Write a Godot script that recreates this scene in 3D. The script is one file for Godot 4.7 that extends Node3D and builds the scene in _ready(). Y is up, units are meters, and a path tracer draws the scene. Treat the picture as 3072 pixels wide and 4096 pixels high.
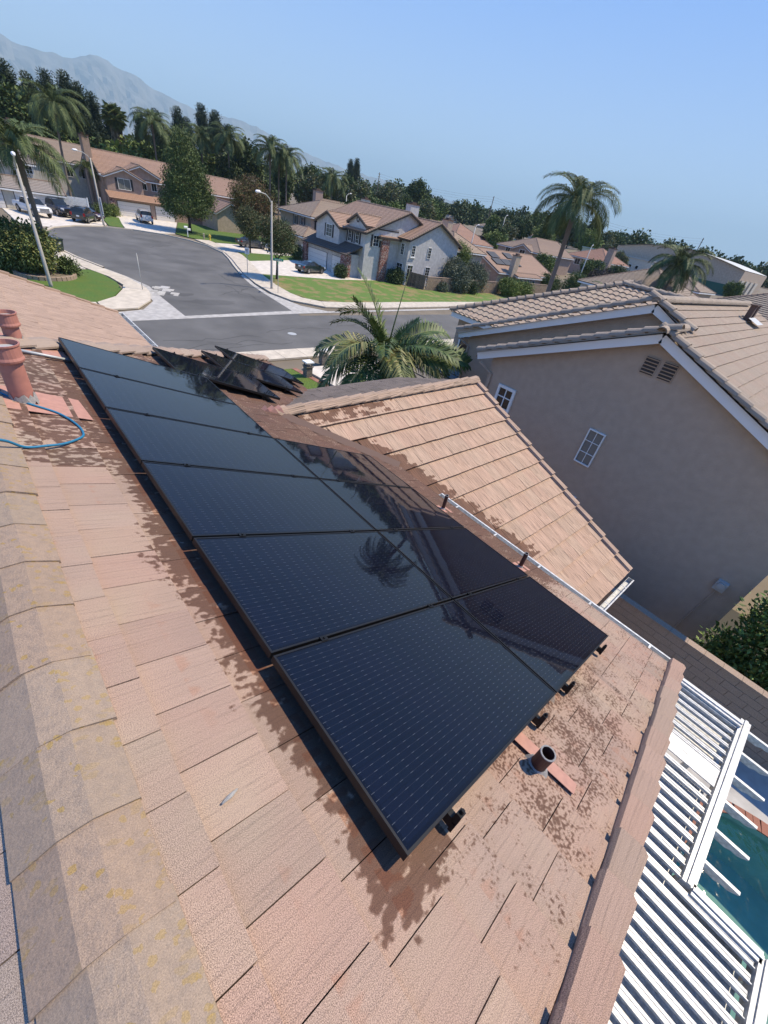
extends Node3D
# A rooftop in a suburb: solar panels on a flat-tile roof, a cul-de-sac, houses, palms, hazy mountains.
# Metres, y up, street level y = 0; the eye stands 9 m above the street over the ridge of the near house.
var R := RandomNumberGenerator.new()
var taken := {}
var mats := {}
var texs := {}
const SL := 0.37567                     # pitch of the near roof, radians
const SUN := Vector3(0.505, 0.835, 0.215)

class MB:
	var v := PackedVector3Array()
	var t := PackedVector2Array()
	var t2 := PackedVector2Array()
	var c := PackedColorArray()
	var ix := PackedInt32Array()
	var col := Color.WHITE
	func quad(a: Vector3, b: Vector3, d: Vector3, e: Vector3, ta := Vector2(0, 0), tb := Vector2(1, 0), td := Vector2(1, 1), te := Vector2(0, 1)) -> void:
		var n := v.size()
		v.push_back(a); v.push_back(b); v.push_back(d); v.push_back(e)
		t.push_back(ta); t.push_back(tb); t.push_back(td); t.push_back(te)
		for k in 4: c.push_back(col)
		ix.append_array([n, n + 2, n + 1, n, n + 3, n + 2])
	func tri(a: Vector3, b: Vector3, d: Vector3) -> void:
		var n := v.size()
		v.push_back(a); v.push_back(b); v.push_back(d)
		t.push_back(Vector2(0, 0)); t.push_back(Vector2(1, 0)); t.push_back(Vector2(0.5, 1))
		for k in 3: c.push_back(col)
		ix.append_array([n, n + 2, n + 1])
	func box(o: Vector3, s: Vector3, B := Basis()) -> void:
		var x := B.x * s.x / 2.0
		var y := B.y * s.y / 2.0
		var z := B.z * s.z / 2.0
		quad(o - x - y + z, o + x - y + z, o + x + y + z, o - x + y + z)
		quad(o + x - y - z, o - x - y - z, o - x + y - z, o + x + y - z)
		quad(o + x - y + z, o + x - y - z, o + x + y - z, o + x + y + z)
		quad(o - x - y - z, o - x - y + z, o - x + y + z, o - x + y - z)
		quad(o - x + y + z, o + x + y + z, o + x + y - z, o - x + y - z)
		quad(o - x - y - z, o + x - y - z, o + x - y + z, o - x - y + z)
	func bar(a: Vector3, b: Vector3, w: float, h: float, up := Vector3.UP) -> void:
		var d := (b - a).normalized()
		var s := d.cross(up).normalized()
		box((a + b) / 2.0, Vector3(w, h, a.distance_to(b)), Basis(s, s.cross(d).normalized() * 1.0, -d))
	func prism(p: PackedVector2Array, X: Transform3D, depth: float) -> void:
		# p lies in the frame's x-y plane; extruded along the frame's z
		var id := Geometry2D.triangulate_polygon(p)
		var n := p.size()
		var dz := X.basis.z * depth
		var pts: Array[Vector3] = []
		for q in p: pts.append(X * Vector3(q.x, q.y, 0))
		for side in 2:
			var b := v.size()
			for k in n:
				v.push_back(pts[k] + dz * side); t.push_back(p[k]); c.push_back(col)
			for k in range(0, id.size(), 3):
				if side == 0: ix.append_array([b + id[k], b + id[k + 1], b + id[k + 2]])
				else: ix.append_array([b + id[k], b + id[k + 2], b + id[k + 1]])
		for k in n:
			var m := (k + 1) % n
			quad(pts[k], pts[m], pts[m] + dz, pts[k] + dz)
	func tube(p: Array, r: Array, n := 8, cap := true) -> void:
		var rings: Array = []
		var ref := Vector3(0.31, 0.2, 0.93).normalized()
		for k in p.size():
			var d: Vector3 = (p[mini(k + 1, p.size() - 1)] - p[maxi(k - 1, 0)]).normalized()
			var s := ref - d * ref.dot(d)
			if s.length() < 0.05: s = Vector3(1, 0, 0) - d * d.x
			s = s.normalized()
			var w := d.cross(s)
			var b := v.size()
			for j in n:
				var a := TAU * j / n
				v.push_back(p[k] + (s * cos(a) + w * sin(a)) * r[k]); t.push_back(Vector2(float(j) / n, k)); c.push_back(col)
			rings.append(b)
		for k in p.size() - 1:
			for j in n:
				var m := (j + 1) % n
				var a: int = rings[k]
				var b: int = rings[k + 1]
				ix.append_array([a + j, b + j, a + m, a + m, b + j, b + m])
		if cap:
			for e in [0, p.size() - 1]:
				var b := v.size()
				v.push_back(p[e]); t.push_back(Vector2.ZERO); c.push_back(col)
				for j in n:
					v.push_back(v[rings[e] + j]); t.push_back(Vector2.ZERO); c.push_back(col)
				for j in n:
					if e == 0: ix.append_array([b, b + 1 + j, b + 1 + (j + 1) % n])
					else: ix.append_array([b, b + 1 + (j + 1) % n, b + 1 + j])
	func lathe(prof: PackedVector2Array, o: Vector3, n := 16) -> void:
		for k in prof.size() - 1:
			for j in n:
				var a := TAU * j / n
				var b := TAU * (j + 1) / n
				var f := func(q: Vector2, g: float) -> Vector3: return o + Vector3(q.x * cos(g), q.y, -q.x * sin(g))
				quad(f.call(prof[k], a), f.call(prof[k], b), f.call(prof[k + 1], b), f.call(prof[k + 1], a))
	func mesh(smooth := false) -> ArrayMesh:
		var a := []
		a.resize(Mesh.ARRAY_MAX)
		a[Mesh.ARRAY_VERTEX] = v
		a[Mesh.ARRAY_TEX_UV] = t
		if t2.size() == v.size(): a[Mesh.ARRAY_TEX_UV2] = t2
		a[Mesh.ARRAY_COLOR] = c
		a[Mesh.ARRAY_INDEX] = ix
		var m := ArrayMesh.new()
		if smooth:
			var st := SurfaceTool.new()
			st.create_from_arrays(a)
			st.generate_normals()
			return st.commit()
		m.add_surface_from_arrays(Mesh.PRIMITIVE_TRIANGLES, a)
		return m

func numbered(s: String) -> String:
	var n: int = taken.get(s, 0)
	taken[s] = n + 1
	return s if n == 0 else "%s_%03d" % [s, n]
func tag(o: Node, label: String, cat: String, group := "", kind := "") -> Node:
	if label: o.set_meta("label", label)
	if cat: o.set_meta("category", cat)
	if group: o.set_meta("group", group)
	if kind: o.set_meta("kind", kind)
	return o
func thing(called: String, label: String, cat: String, at := Vector3.ZERO, turn := 0.0, group := "") -> Node3D:
	var o := Node3D.new()
	o.name = numbered(called)
	add_child(o, true)
	o.position = at
	o.rotation.y = turn
	tag(o, label, cat, group)
	return o
func dup(o: Node3D, at: Vector3, turn := 0.0, sc := Vector3.ONE, label := "", group := "") -> Node3D:
	var base: String = o.name
	if base.length() > 4 and base[-4] == "_" and base.right(3).is_valid_int(): base = base.left(-4)
	var r: Node3D = o.duplicate()
	r.name = numbered(base)
	add_child(r, true)
	r.position = at
	r.rotation = Vector3(0, turn, 0)
	r.scale = sc
	if label: r.set_meta("label", label)
	if group: r.set_meta("group", group)
	return r
func part(called: String, mb, mt: Material, parent: Node = null, smooth := false) -> MeshInstance3D:
	var o := MeshInstance3D.new()
	o.mesh = mb.mesh(smooth) if mb is MB else mb
	o.material_override = mt
	if parent == null:
		o.name = numbered(called)
		add_child(o, true)
	else:
		o.name = called
		parent.add_child(o, true)
	return o
func setting(called: String, mb: MB, mt: Material) -> MeshInstance3D:
	var o := part(called, mb, mt)
	o.set_meta("kind", "structure")
	return o

# ---- textures and materials
func lin(r: float, g: float, b: float) -> Color: return Color(r, g, b).linear_to_srgb()
func noise(sd: int, freq: float, oct := 4, kind := FastNoiseLite.TYPE_SIMPLEX_SMOOTH) -> FastNoiseLite:
	var n := FastNoiseLite.new()
	n.seed = sd; n.frequency = freq; n.noise_type = kind; n.fractal_octaves = oct
	return n
func gray(key: String, sd: int, freq: float, lo: float, hi: float, w := 256, h := 256, oct := 4, to := Vector2i.ZERO, kind := FastNoiseLite.TYPE_SIMPLEX_SMOOTH) -> ImageTexture:
	if texs.has(key): return texs[key]
	var im := noise(sd, freq, oct, kind).get_seamless_image(w, h)
	im.convert(Image.FORMAT_L8)
	if to != Vector2i.ZERO: im.resize(to.x, to.y, Image.INTERPOLATE_CUBIC)
	var d := im.get_data()
	for k in d.size(): d[k] = int(255.0 * lerpf(lo, hi, d[k] / 255.0))
	texs[key] = ImageTexture.create_from_image(Image.create_from_data(im.get_width(), im.get_height(), false, Image.FORMAT_L8, d))
	return texs[key]
func mat(key: String, col := Color.WHITE, rough := 0.8, metal := 0.0, tex: Texture2D = null, sc := 1.0, bump: Texture2D = null, bs := 0.5) -> StandardMaterial3D:
	if mats.has(key): return mats[key]
	var m := StandardMaterial3D.new()
	m.albedo_color = col; m.roughness = rough; m.metallic = metal
	m.vertex_color_use_as_albedo = true
	if tex or bump:
		m.uv1_triplanar = true; m.uv1_world_triplanar = true
		m.uv1_scale = Vector3.ONE * sc
		if tex: m.albedo_texture = tex
		if bump:
			m.heightmap_enabled = true; m.heightmap_texture = bump; m.heightmap_scale = bs
	mats[key] = m
	return m
func v3(x: float, y: float, z: float) -> Vector3: return Vector3(x, y, z)
func jit(a: float) -> float: return R.randf_range(-a, a)

func make_materials() -> void:
	var mottle := gray("mottle", 3, 0.02, 0.86, 1.0)
	var fine := gray("fine", 5, 0.12, 0.7, 1.0)
	var grit := gray("grit", 8, 0.25, 0.0, 1.0, 256, 256, 2)
	mat("stucco_brown", lin(0.45, 0.345, 0.26), 0.92, 0, gray("stc", 11, 0.03, 0.94, 1.0), 0.35, grit, 0.9)
	mat("stucco_grey", lin(0.56, 0.55, 0.54), 0.92, 0, mottle, 0.3, grit, 0.3)
	mat("stucco_pink", lin(0.42, 0.31, 0.25), 0.92, 0, mottle, 0.3)
	mat("stucco_tan", lin(0.50, 0.40, 0.31), 0.92, 0, mottle, 0.3)
	mat("stucco_cream", lin(0.62, 0.57, 0.48), 0.92, 0, mottle, 0.3)
	mat("trim", lin(0.72, 0.72, 0.71), 0.55)
	mat("alu", lin(0.68, 0.68, 0.655), 0.38, 0, gray("alu", 21, 0.05, 0.74, 1.0, 256, 256, 5), 0.9)
	mat("dark_trim", lin(0.045, 0.035, 0.03), 0.6)
	mat("glass", lin(0.02, 0.024, 0.026), 0.04)
	mat("curtain_glass", lin(0.16, 0.17, 0.16), 0.06)
	mat("mullion", lin(0.75, 0.75, 0.73), 0.5)
	mat("shutter", lin(0.02, 0.02, 0.025), 0.6)
	mat("garage", lin(0.66, 0.63, 0.60), 0.6)
	mat("asphalt", lin(0.128, 0.125, 0.12), 0.9, 0, gray("asp", 31, 0.006, 0.80, 1.0, 512, 512, 6), 0.07, grit, 0.4)
	mat("concrete", lin(0.60, 0.53, 0.43), 0.9, 0, gray("con", 33, 0.02, 0.86, 1.0), 0.25)
	mat("gutter_concrete", lin(0.46, 0.44, 0.41), 0.9, 0, gray("con2", 34, 0.02, 0.82, 1.0), 0.3)
	mat("driveway", lin(0.66, 0.60, 0.52), 0.9, 0, gray("con", 33, 0.02, 0.86, 1.0), 0.2)
	mat("lawn", lin(0.11, 0.19, 0.024), 0.95, 0, lawn_tex("lw", false), 0.12)
	mat("lawn_dry", lin(1, 1, 1), 0.95, 0, lawn_tex("ld", true), 0.1)
	mat("earth", lin(0.19, 0.155, 0.11), 0.95, 0, mottle, 0.05)
	mat("field", lin(0.12, 0.17, 0.05), 0.95, 0, mottle, 0.03)
	mat("leaf", Color.WHITE, 0.75)
	mats["leaf"].backlight = Color(0.35, 0.4, 0.2)
	mat("gloss_leaf", Color.WHITE, 0.6)
	mats["gloss_leaf"].backlight = Color(0.3, 0.35, 0.15)
	mat("bark", lin(0.13, 0.10, 0.08), 0.95, 0, fine, 1.0, grit, 2.0)
	mat("palm_bark", lin(0.24, 0.20, 0.17), 0.95, 0, fine, 0.8, grit, 1.5)
	mat("galv", lin(0.42, 0.43, 0.42), 0.55, 0.2)
	mat("cement_pole", lin(0.50, 0.48, 0.44), 0.85, 0, fine, 0.7)
	mat("wood_pole", lin(0.16, 0.12, 0.09), 0.95)
	mat("tyre", lin(0.018, 0.018, 0.018), 0.85)
	mat("rim", lin(0.55, 0.55, 0.56), 0.3, 0.8)
	mat("chrome", lin(0.75, 0.75, 0.76), 0.15, 1.0)
	mat("lamp_clear", lin(0.72, 0.74, 0.76), 0.08)
	mat("lamp_red", lin(0.32, 0.015, 0.015), 0.15)
	mat("plastic_black", lin(0.015, 0.015, 0.016), 0.5)
	mat("copper_pipe", lin(0.11, 0.045, 0.032), 0.6, 0, fine, 4.0)
	mat("terracotta_paint", lin(0.46, 0.20, 0.155), 0.6, 0, mottle, 2.0)
	mat("flashing", lin(0.44, 0.23, 0.175), 0.7, 0, mottle, 2.5)
	mat("mastic", lin(0.62, 0.60, 0.57), 0.8, 0, fine, 6.0, grit, 1.0)
	mat("hose", lin(0.015, 0.15, 0.27), 0.5)
	mat("block", lin(0.47, 0.35, 0.26), 0.93, 0, fine, 1.2, grit, 0.6)
	mat("edging", lin(0.42, 0.20, 0.14), 0.9, 0, fine, 1.2)
	mat("pale_brick", lin(0.52, 0.37, 0.27), 0.93, 0, fine, 0.8)
	mat("mortar", lin(0.36, 0.31, 0.26), 0.95)
	mat("far_brick", Color.WHITE, 0.9, 0, brick_mottle(), 0.55)
	mat("plaster_teal", lin(0.17, 0.36, 0.28), 0.8, 0, mottle, 0.4)
	mat("coping", lin(0.36, 0.15, 0.10), 0.85, 0, fine, 2.0)
	mat("stone", lin(0.33, 0.29, 0.25), 0.9, 0, gray("stn", 41, 0.05, 0.5, 1.0), 1.2, grit, 2.0)
	mat("sign_white", lin(0.75, 0.75, 0.76), 0.5)
	mat("sign_green", lin(0.01, 0.22, 0.14), 0.45)
	mat("band_green", lin(0.03, 0.10, 0.07), 0.8)
	mat("hydrant", lin(0.62, 0.45, 0.06), 0.55)
	mat("vinyl_white", lin(0.74, 0.76, 0.76), 0.45)
	mat("rust_brown", lin(0.10, 0.06, 0.045), 0.8)
	mat("grille_black", lin(0.02, 0.02, 0.02), 0.3)
	for e in [["car_white", 0.74, 0.74, 0.74], ["car_navy", 0.012, 0.016, 0.035], ["car_black", 0.010, 0.010, 0.012], ["car_maroon", 0.05, 0.012, 0.012], ["car_green", 0.012, 0.022, 0.02], ["car_silver", 0.55, 0.56, 0.57], ["car_grey", 0.05, 0.055, 0.06], ["bin_green", 0.03, 0.045, 0.035], ["bin_blue", 0.10, 0.14, 0.26]]:
		mat(e[0], lin(e[1], e[2], e[3]), 0.28)
		if e[0].begins_with("car"):
			mats[e[0]].clearcoat_enabled = true; mats[e[0]].clearcoat = 1.0; mats[e[0]].clearcoat_roughness = 0.05
	tile_material("near", lin(0.50, 0.41, 0.35), "sand", stain_map())
	tile_material("plain", lin(0.47, 0.385, 0.325), "sand")
	tile_material("wing", lin(0.60, 0.455, 0.355), "shake", wing_stains())
	tile_material("pink", lin(0.56, 0.43, 0.335), "shake")
	tile_material("roll", lin(0.54, 0.45, 0.365), "sand")
	mat("far_tile", Color.WHITE, 0.9, 0, gray("ft", 44, 0.05, 0.78, 1.0), 0.5)
	mat("mountain", lin(0.27, 0.25, 0.225), 1.0, 0, gray("mtn", 61, 0.02, 0.5, 1.0, 256, 256, 6), 0.0006)
func lawn_tex(key: String, dry: bool) -> ImageTexture:
	var n := noise(71, 0.02, 5)
	var f := noise(72, 0.4, 2)
	var im := Image.create(256, 256, false, Image.FORMAT_RGB8)
	for y in 256:
		for x in 256:
			var w := absf(x / 128.0 - 1.0)
			var z := absf(y / 128.0 - 1.0)
			var a := n.get_noise_2d(w * 128.0, z * 128.0)
			var b := 0.82 + 0.35 * f.get_noise_2d(x, y)
			if dry:
				var k := smoothstep(-0.1, 0.4, a)
				var cc := Color(0.11, 0.19, 0.026).lerp(Color(0.25, 0.20, 0.075), k) * b
				im.set_pixel(x, y, lin(cc.r, cc.g, cc.b))
			else: im.set_pixel(x, y, Color(b + a * 0.12, b, b * 0.95))
	return ImageTexture.create_from_image(im)
func brick_mottle() -> ImageTexture:
	var n := noise(81, 0.9, 1)
	var im := Image.create(128, 128, false, Image.FORMAT_RGB8)
	for y in 128:
		for x in 128:
			var a := n.get_noise_2d(floorf(x / 7.0 + (0.5 if (y / 4) % 2 else 0.0)) * 9.0, floorf(y / 4.0) * 9.0)
			var cc := Color(0.21, 0.062, 0.045)
			if a > 0.25: cc = Color(0.42, 0.32, 0.29)
			elif a > 0.05: cc = Color(0.28, 0.12, 0.095)
			elif a < -0.4: cc = Color(0.10, 0.05, 0.045)
			im.set_pixel(x, y, lin(cc.r, cc.g, cc.b))
	return ImageTexture.create_from_image(im)
# Concrete shake tile: streaks down the slope and a sandy speckle (uv in metres, x across the slope); some slopes add a map of wet and stained patches on uv2.
func tile_tex(key: String, streak: float, sand: float) -> void:
	var st := noise(91, 0.06, 3).get_seamless_image(512, 16)
	st.convert(Image.FORMAT_L8); st.resize(512, 512, Image.INTERPOLATE_CUBIC)
	var sp := noise(92, 0.33, 3).get_seamless_image(512, 512)
	sp.convert(Image.FORMAT_L8)
	var a := st.get_data()
	var b := sp.get_data()
	var al := PackedByteArray()
	var he := PackedByteArray()
	al.resize(a.size() * 3); he.resize(a.size())
	for k in a.size():
		var s := 0.72 * a[k] / 255.0 + 0.28 * (0.5 + 0.5 * sin(TAU * (k % 512) / 512.0 * 26.0))
		var g := b[k] / 255.0
		var val := 0.80 + streak * (s - 0.5) + sand * (g - 0.5)
		if g > 0.78: val += sand * 0.5
		if s < 0.22: val -= streak * 0.45
		var w := clampf(val, 0.25, 1.0)
		al[k * 3] = int(255 * w); al[k * 3 + 1] = int(255 * w * (0.97 + 0.03 * g)); al[k * 3 + 2] = int(255 * w * (0.94 + 0.06 * g))
		he[k] = int(255 * clampf(0.65 * smoothstep(0.15, 0.5, s) + 0.35 * g, 0, 1))
	texs[key] = ImageTexture.create_from_image(Image.create_from_data(512, 512, false, Image.FORMAT_RGB8, al))
	texs[key + "_h"] = ImageTexture.create_from_image(Image.create_from_data(512, 512, false, Image.FORMAT_L8, he))
func tile_material(key: String, col: Color, look: String, stains: Texture2D = null) -> void:
	var m := StandardMaterial3D.new()
	m.albedo_color = col; m.roughness = 0.88
	m.vertex_color_use_as_albedo = true
	if not texs.has("sand"):
		tile_tex("sand", 0.06, 1.0)
		tile_tex("shake", 0.42, 0.25)
	m.albedo_texture = texs[look]
	m.heightmap_enabled = true; m.heightmap_texture = texs[look + "_h"]; m.heightmap_scale = 0.22 if look == "sand" else 0.4
	m.uv1_scale = Vector3(1.6, 1.6, 1)
	if stains:
		m.detail_enabled = true
		m.detail_albedo = stains
		m.detail_blend_mode = BaseMaterial3D.BLEND_MODE_MUL
		m.detail_uv_layer = BaseMaterial3D.DETAIL_UV_2
	mats["tile_" + key] = m
# ---- the near roof
const RU := Vector2(-1.0, 5.6)          # range of the stain map down the slope
const RZ := Vector2(-11.6, 1.0)         # and along the ridge
func stain_map() -> ImageTexture:
	var w := 1024
	var h := 2048
	var blot := noise(101, 1.0 / 10.0, 2)
	var mid := noise(105, 1.0 / 34.0, 3)
	var fine := noise(102, 1.0 / 4.0, 2)
	var big := noise(103, 1.0 / 160.0, 3)
	var streak := noise(104, 1.0 / 14.0, 2)
	var d := PackedByteArray()
	d.resize(w * h * 3)
	for j in h:
		var z := lerpf(RZ.x, RZ.y, (j + 0.5) / h)
		for i in w:
			var u := lerpf(RU.x, RU.y, (i + 0.5) / w)
			# how likely water lies here
			var p := 0.0
			if u < 0.35:
				var spread := 0.21 + 0.05 * sin(z * 2.3) + 0.05 * sin(z * 5.1) + 0.14 * smoothstep(-2.6, -6.2, z)
				p = 0.80 - 0.80 * smoothstep(0.0, 1.0, (0.0 - u) / spread * 0.66)
				if z < -3.3: p = maxf(p, 0.60 * smoothstep(-0.85, -0.6, u))
				p *= 1.0 - smoothstep(-0.02, 0.22, z)
			if u > 0.2 and z > -0.9 and z < 0.75:
				var q := smoothstep(0.45, 1.1, u) * (1.0 - smoothstep(2.6, 4.2, u)) * 0.44 * (1.0 - smoothstep(0.35, 0.68, z))
				q = maxf(q, 0.22 * smoothstep(0.1, 0.5, u))
				p = maxf(p, q)
			if u > 3.75 and z < -0.5: p = maxf(p, 0.80 * (1.0 - 0.75 * smoothstep(-1.3, -0.55, z)))
			if z < -4.1 and u > 1.8: p = maxf(p, 0.80)
			if z < -6.3 and u > 0.2: p = maxf(p, 0.62)
			var fin := smoothstep(0.1, 0.4, u)
			var n := 0.5 + lerpf(0.42, 0.16, fin) * blot.get_noise_2d(i * 0.62, j) + 0.30 * mid.get_noise_2d(i * 0.7, j) + lerpf(0.12, 0.46, fin) * fine.get_noise_2d(i, j)
			var b := big.get_noise_2d(i, j)
			var cr := 1.0 - 0.07 * maxf(0, b)
			var cg := 0.95 - 0.05 * b
			var cb := 0.92 - 0.03 * b
			if p > 0.02:
				var k := smoothstep(1.0 - p - 0.075, 1.0 - p + 0.075, n + 0.06 * b)
				cr *= lerpf(1.0, 0.62, k); cg *= lerpf(1.0, 0.54, k); cb *= lerpf(1.0, 0.50, k)
			# salmon bands where the newer cement shows along the course edges, rust along the array
			var f := fposmod(u + 0.73, 0.35)
			var s := streak.get_noise_2d(i * 0.25, j)
			var sal := smoothstep(0.0, 0.05, 0.035 + 0.09 * s - f) * smoothstep(-0.1, 0.25, b)
			cg *= 1.0 - 0.06 * sal; cb *= 1.0 - 0.09 * sal
			if u > -0.06 and u < 0.03 and z > -6.0 and z < 0.1 and s + b > -0.1:
				cr *= 0.97; cg *= 0.87; cb *= 0.80
			var o := (j * w + i) * 3
			d[o] = int(255 * cr); d[o + 1] = int(255 * cg); d[o + 2] = int(255 * cb)
	return ImageTexture.create_from_image(Image.create_from_data(w, h, false, Image.FORMAT_RGB8, d))

func wing_stains() -> ImageTexture:
	var mid := noise(106, 1.0 / 30.0, 3)
	var fine := noise(107, 1.0 / 8.0, 2)
	var w := 512
	var im := Image.create(w, w, false, Image.FORMAT_RGB8)
	for j in w:
		var u := 5.9 * (j + 0.5) / w
		for i in w:
			var x := lerpf(3.2, 9.1, (i + 0.5) / w)
			var d := x - minf(3.32 + u * 0.93, 4.8) - 0.55 * maxf(0.0, u - 1.7)
			var p := 0.0
			if u > 0.9 and u < 4.4: p = 0.92 * (1.0 - smoothstep(0.1, 1.0, d))
			if u < 0.43: p = maxf(p, 0.55 * (1.0 - smoothstep(5.6, 6.3, x)))
			var n := 0.5 + 0.40 * mid.get_noise_2d(i, j * 1.6) + 0.16 * fine.get_noise_2d(i * 1.5, j * 0.3)
			var k := smoothstep(1.0 - p - 0.03, 1.0 - p + 0.03, n) if p > 0.02 else 0.0
			im.set_pixel(i, j, Color(lerpf(1, 0.62, k), lerpf(0.98, 0.53, k), lerpf(0.96, 0.48, k)))
	return ImageTexture.create_from_image(im)
# One tile: a wedge lying on the plane (O, U down the slope, V across, N out). a0/b0 at its head (ut), a1/b1 at its foot (ub).
func add_tile(mb: MB, O: Vector3, U: Vector3, V: Vector3, N: Vector3, ut: float, ub: float, a0: float, b0: float, a1: float, b1: float, h0: float, h1: float, th: float, amp: float, pitch: float, stains: String) -> void:
	var nc := 1 if amp == 0.0 else maxi(2, int(ceil((b1 - a1) / pitch * 6.0)))
	var fs := Vector2(R.randf(), R.randf()) * 3.0
	var top: Array[Vector3] = []
	var bot: Array[Vector3] = []
	var tt: Array[Vector2] = []
	var tb: Array[Vector2] = []
	for k in nc + 1:
		var s := float(k) / nc
		var va := lerpf(a0, b0, s)
		var vb := lerpf(a1, b1, s)
		top.append(O + U * ut + V * va + N * (h0 + amp * absf(sin(PI * va / pitch))))
		bot.append(O + U * ub + V * vb + N * (h1 + amp * absf(sin(PI * vb / pitch))))
		tt.append(Vector2(va, ut)); tb.append(Vector2(vb, ub))
	for k in nc:
		mb.quad(bot[k], bot[k + 1], top[k + 1], top[k], tb[k] + fs, tb[k + 1] + fs, tt[k + 1] + fs, tt[k] + fs)
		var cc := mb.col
		mb.col = cc * (0.8 if stains == "near" or stains == "plain" else 0.5)   # bare, grimy cut edge; the shadow line under each course is painted in
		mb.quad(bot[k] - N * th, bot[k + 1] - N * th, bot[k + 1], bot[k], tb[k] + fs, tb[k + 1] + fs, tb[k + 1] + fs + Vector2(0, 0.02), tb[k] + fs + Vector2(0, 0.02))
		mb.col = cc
	mb.quad(top[0] - N * th * 0.6, bot[0] - N * th, bot[0], top[0], tt[0], tb[0], tb[0], tt[0])
	mb.quad(bot[nc] - N * th, top[nc] - N * th * 0.6, top[nc], bot[nc], tb[nc], tt[nc], tt[nc], tb[nc])
	if stains == "near" or stains == "wing":
		var n := mb.t2.size()
		for k in range(n, mb.v.size()):
			var q := mb.v[k] - O
			if stains == "wing": mb.t2.push_back(Vector2((mb.v[k].x - 3.2) / 5.9, q.dot(U) / 5.9))
			else: mb.t2.push_back(Vector2((q.dot(U) - RU.x) / (RU.y - RU.x), (q.z + O.z - RZ.x) / (RZ.y - RZ.x)))
var tile_jobs: Array = []
# Lists the tiles of one slope; edges.call(u) gives the [left, right] limits across at that depth.
func slope_tiles(parent: Node, key: String, O: Vector3, U: Vector3, V: Vector3, N: Vector3, u0: float, u1: float, e: float, w: float, off: float, edges: Callable, tone: Callable, amp := 0.0, pitch := 0.15, th := 0.024, vstart := -30.0) -> void:
	var k := 0
	var u := u0
	while u < u1 - 0.02:
		var ub := minf(u + e, u1)
		var ut := maxf(u - 0.03, u0 - 0.03)
		var E0: Array = edges.call(maxf(u, u0))
		var E1: Array = edges.call(ub)
		var sh := (off if k % 2 else 0.0)
		var j := int(floor((minf(E0[0], E1[0]) - vstart - sh) / w))
		while vstart + sh + j * w < maxf(E0[1], E1[1]):
			var a := vstart + sh + j * w + 0.002
			var b := a + w - 0.0045
			var a0 := maxf(a, E0[0])
			var b0 := minf(b, E0[1])
			var a1 := maxf(a, E1[0])
			var b1 := minf(b, E1[1])
			if b1 - a1 > 0.03 or b0 - a0 > 0.03:
				if b0 < a0: b0 = a0
				if b1 < a1: b1 = a1
				var m := O + U * (u + ub) / 2.0 + V * (a1 + b1) / 2.0
				tile_jobs.append({"p": parent, "key": key, "O": O, "U": U, "V": V, "N": N, "q": [ut, ub + jit(0.004), a0, b0, a1, b1], "h": [0.006, th + 0.012 + jit(0.0045)], "th": th, "amp": amp, "pitch": pitch, "c": tone.call(m), "m": m})
			j += 1
		u += e
		k += 1
# The `most` tiles that show largest become parts of their own, the rest one joined part for each slope.
func lay_tiles(most: int, hidden: Callable) -> void:
	var eye := v3(0, 9, 0)
	for t in tile_jobs:
		var d: Vector3 = t.m - eye
		t["rank"] = (d.length() if not hidden.call(t) else 1000.0 + d.length())
	tile_jobs.sort_custom(func(a, b): return a.rank < b.rank)
	var rest := {}
	for n in tile_jobs.size():
		var t: Dictionary = tile_jobs[n]
		var mb: MB
		var single: bool = n < most and t.rank < 1000.0
		if single: mb = MB.new()
		else:
			var id: String = str(t.p.get_instance_id()) + str(t.key)
			if not rest.has(id): rest[id] = [MB.new(), t]
			mb = rest[id][0]
		mb.col = t.c
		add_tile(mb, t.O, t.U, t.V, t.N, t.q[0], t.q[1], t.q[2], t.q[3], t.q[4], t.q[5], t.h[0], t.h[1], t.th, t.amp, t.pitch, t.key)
		if single: part("tile", mb, mats["tile_" + t.key], t.p)
	for id in rest:
		var o := part("far_tiles", rest[id][0], mats["tile_" + rest[id][1].key], rest[id][1].p)
		o.set_meta("kind", "stuff")
	tile_jobs.clear()
# Ridge, hip and rake caps from a to b, each laid over the one below it. prof: half profile across (offset, height).
func caps(called: String, parent: Node, mt: Material, a: Vector3, b: Vector3, across: Vector3, up: Vector3, prof: Array, step: float, tones: Array, lift := 0.02, taper := 0.95) -> void:
	var d := (b - a).normalized()
	var n := int(ceil(a.distance_to(b) / step))
	for k in n:
		var mb := MB.new()
		mb.col = tones[R.randi() % tones.size()] * R.randf_range(0.92, 1.0)
		var s := a + d * (k * step) + across * jit(0.006)
		var f := s + d * (step + 0.05)
		var l0 := 0.003 + jit(0.0015)
		var l1 := lift + jit(0.002)
		for i in prof.size() - 1:
			var p: Vector2 = prof[i]
			var q: Vector2 = prof[i + 1]
			var A := s + across * p.x + up * (p.y + l1)
			var B := s + across * q.x + up * (q.y + l1)
			var C := f + across * q.x * taper + up * (q.y + l0)
			var D := f + across * p.x * taper + up * (p.y + l0)
			var o := Vector2(k * 0.37, k * 0.11)
			mb.quad(A, B, C, D, o + Vector2(p.x, 0), o + Vector2(q.x, 0), o + Vector2(q.x, step), o + Vector2(p.x, step))
			mb.quad(A - up * 0.022, B - up * 0.022, B, A)
			mb.quad(D - up * 0.022, C - up * 0.022, C, D)
		var e: Vector2 = prof[0]
		var g: Vector2 = prof[-1]
		for r in [e, g]:
			mb.quad(s + across * r.x + up * (r.y + l1 - 0.022), f + across * r.x * taper + up * (r.y + l0 - 0.022), f + across * r.x * taper + up * (r.y + l0), s + across * r.x + up * (r.y + l1))
		part(called, mb, mt, parent)
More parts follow.
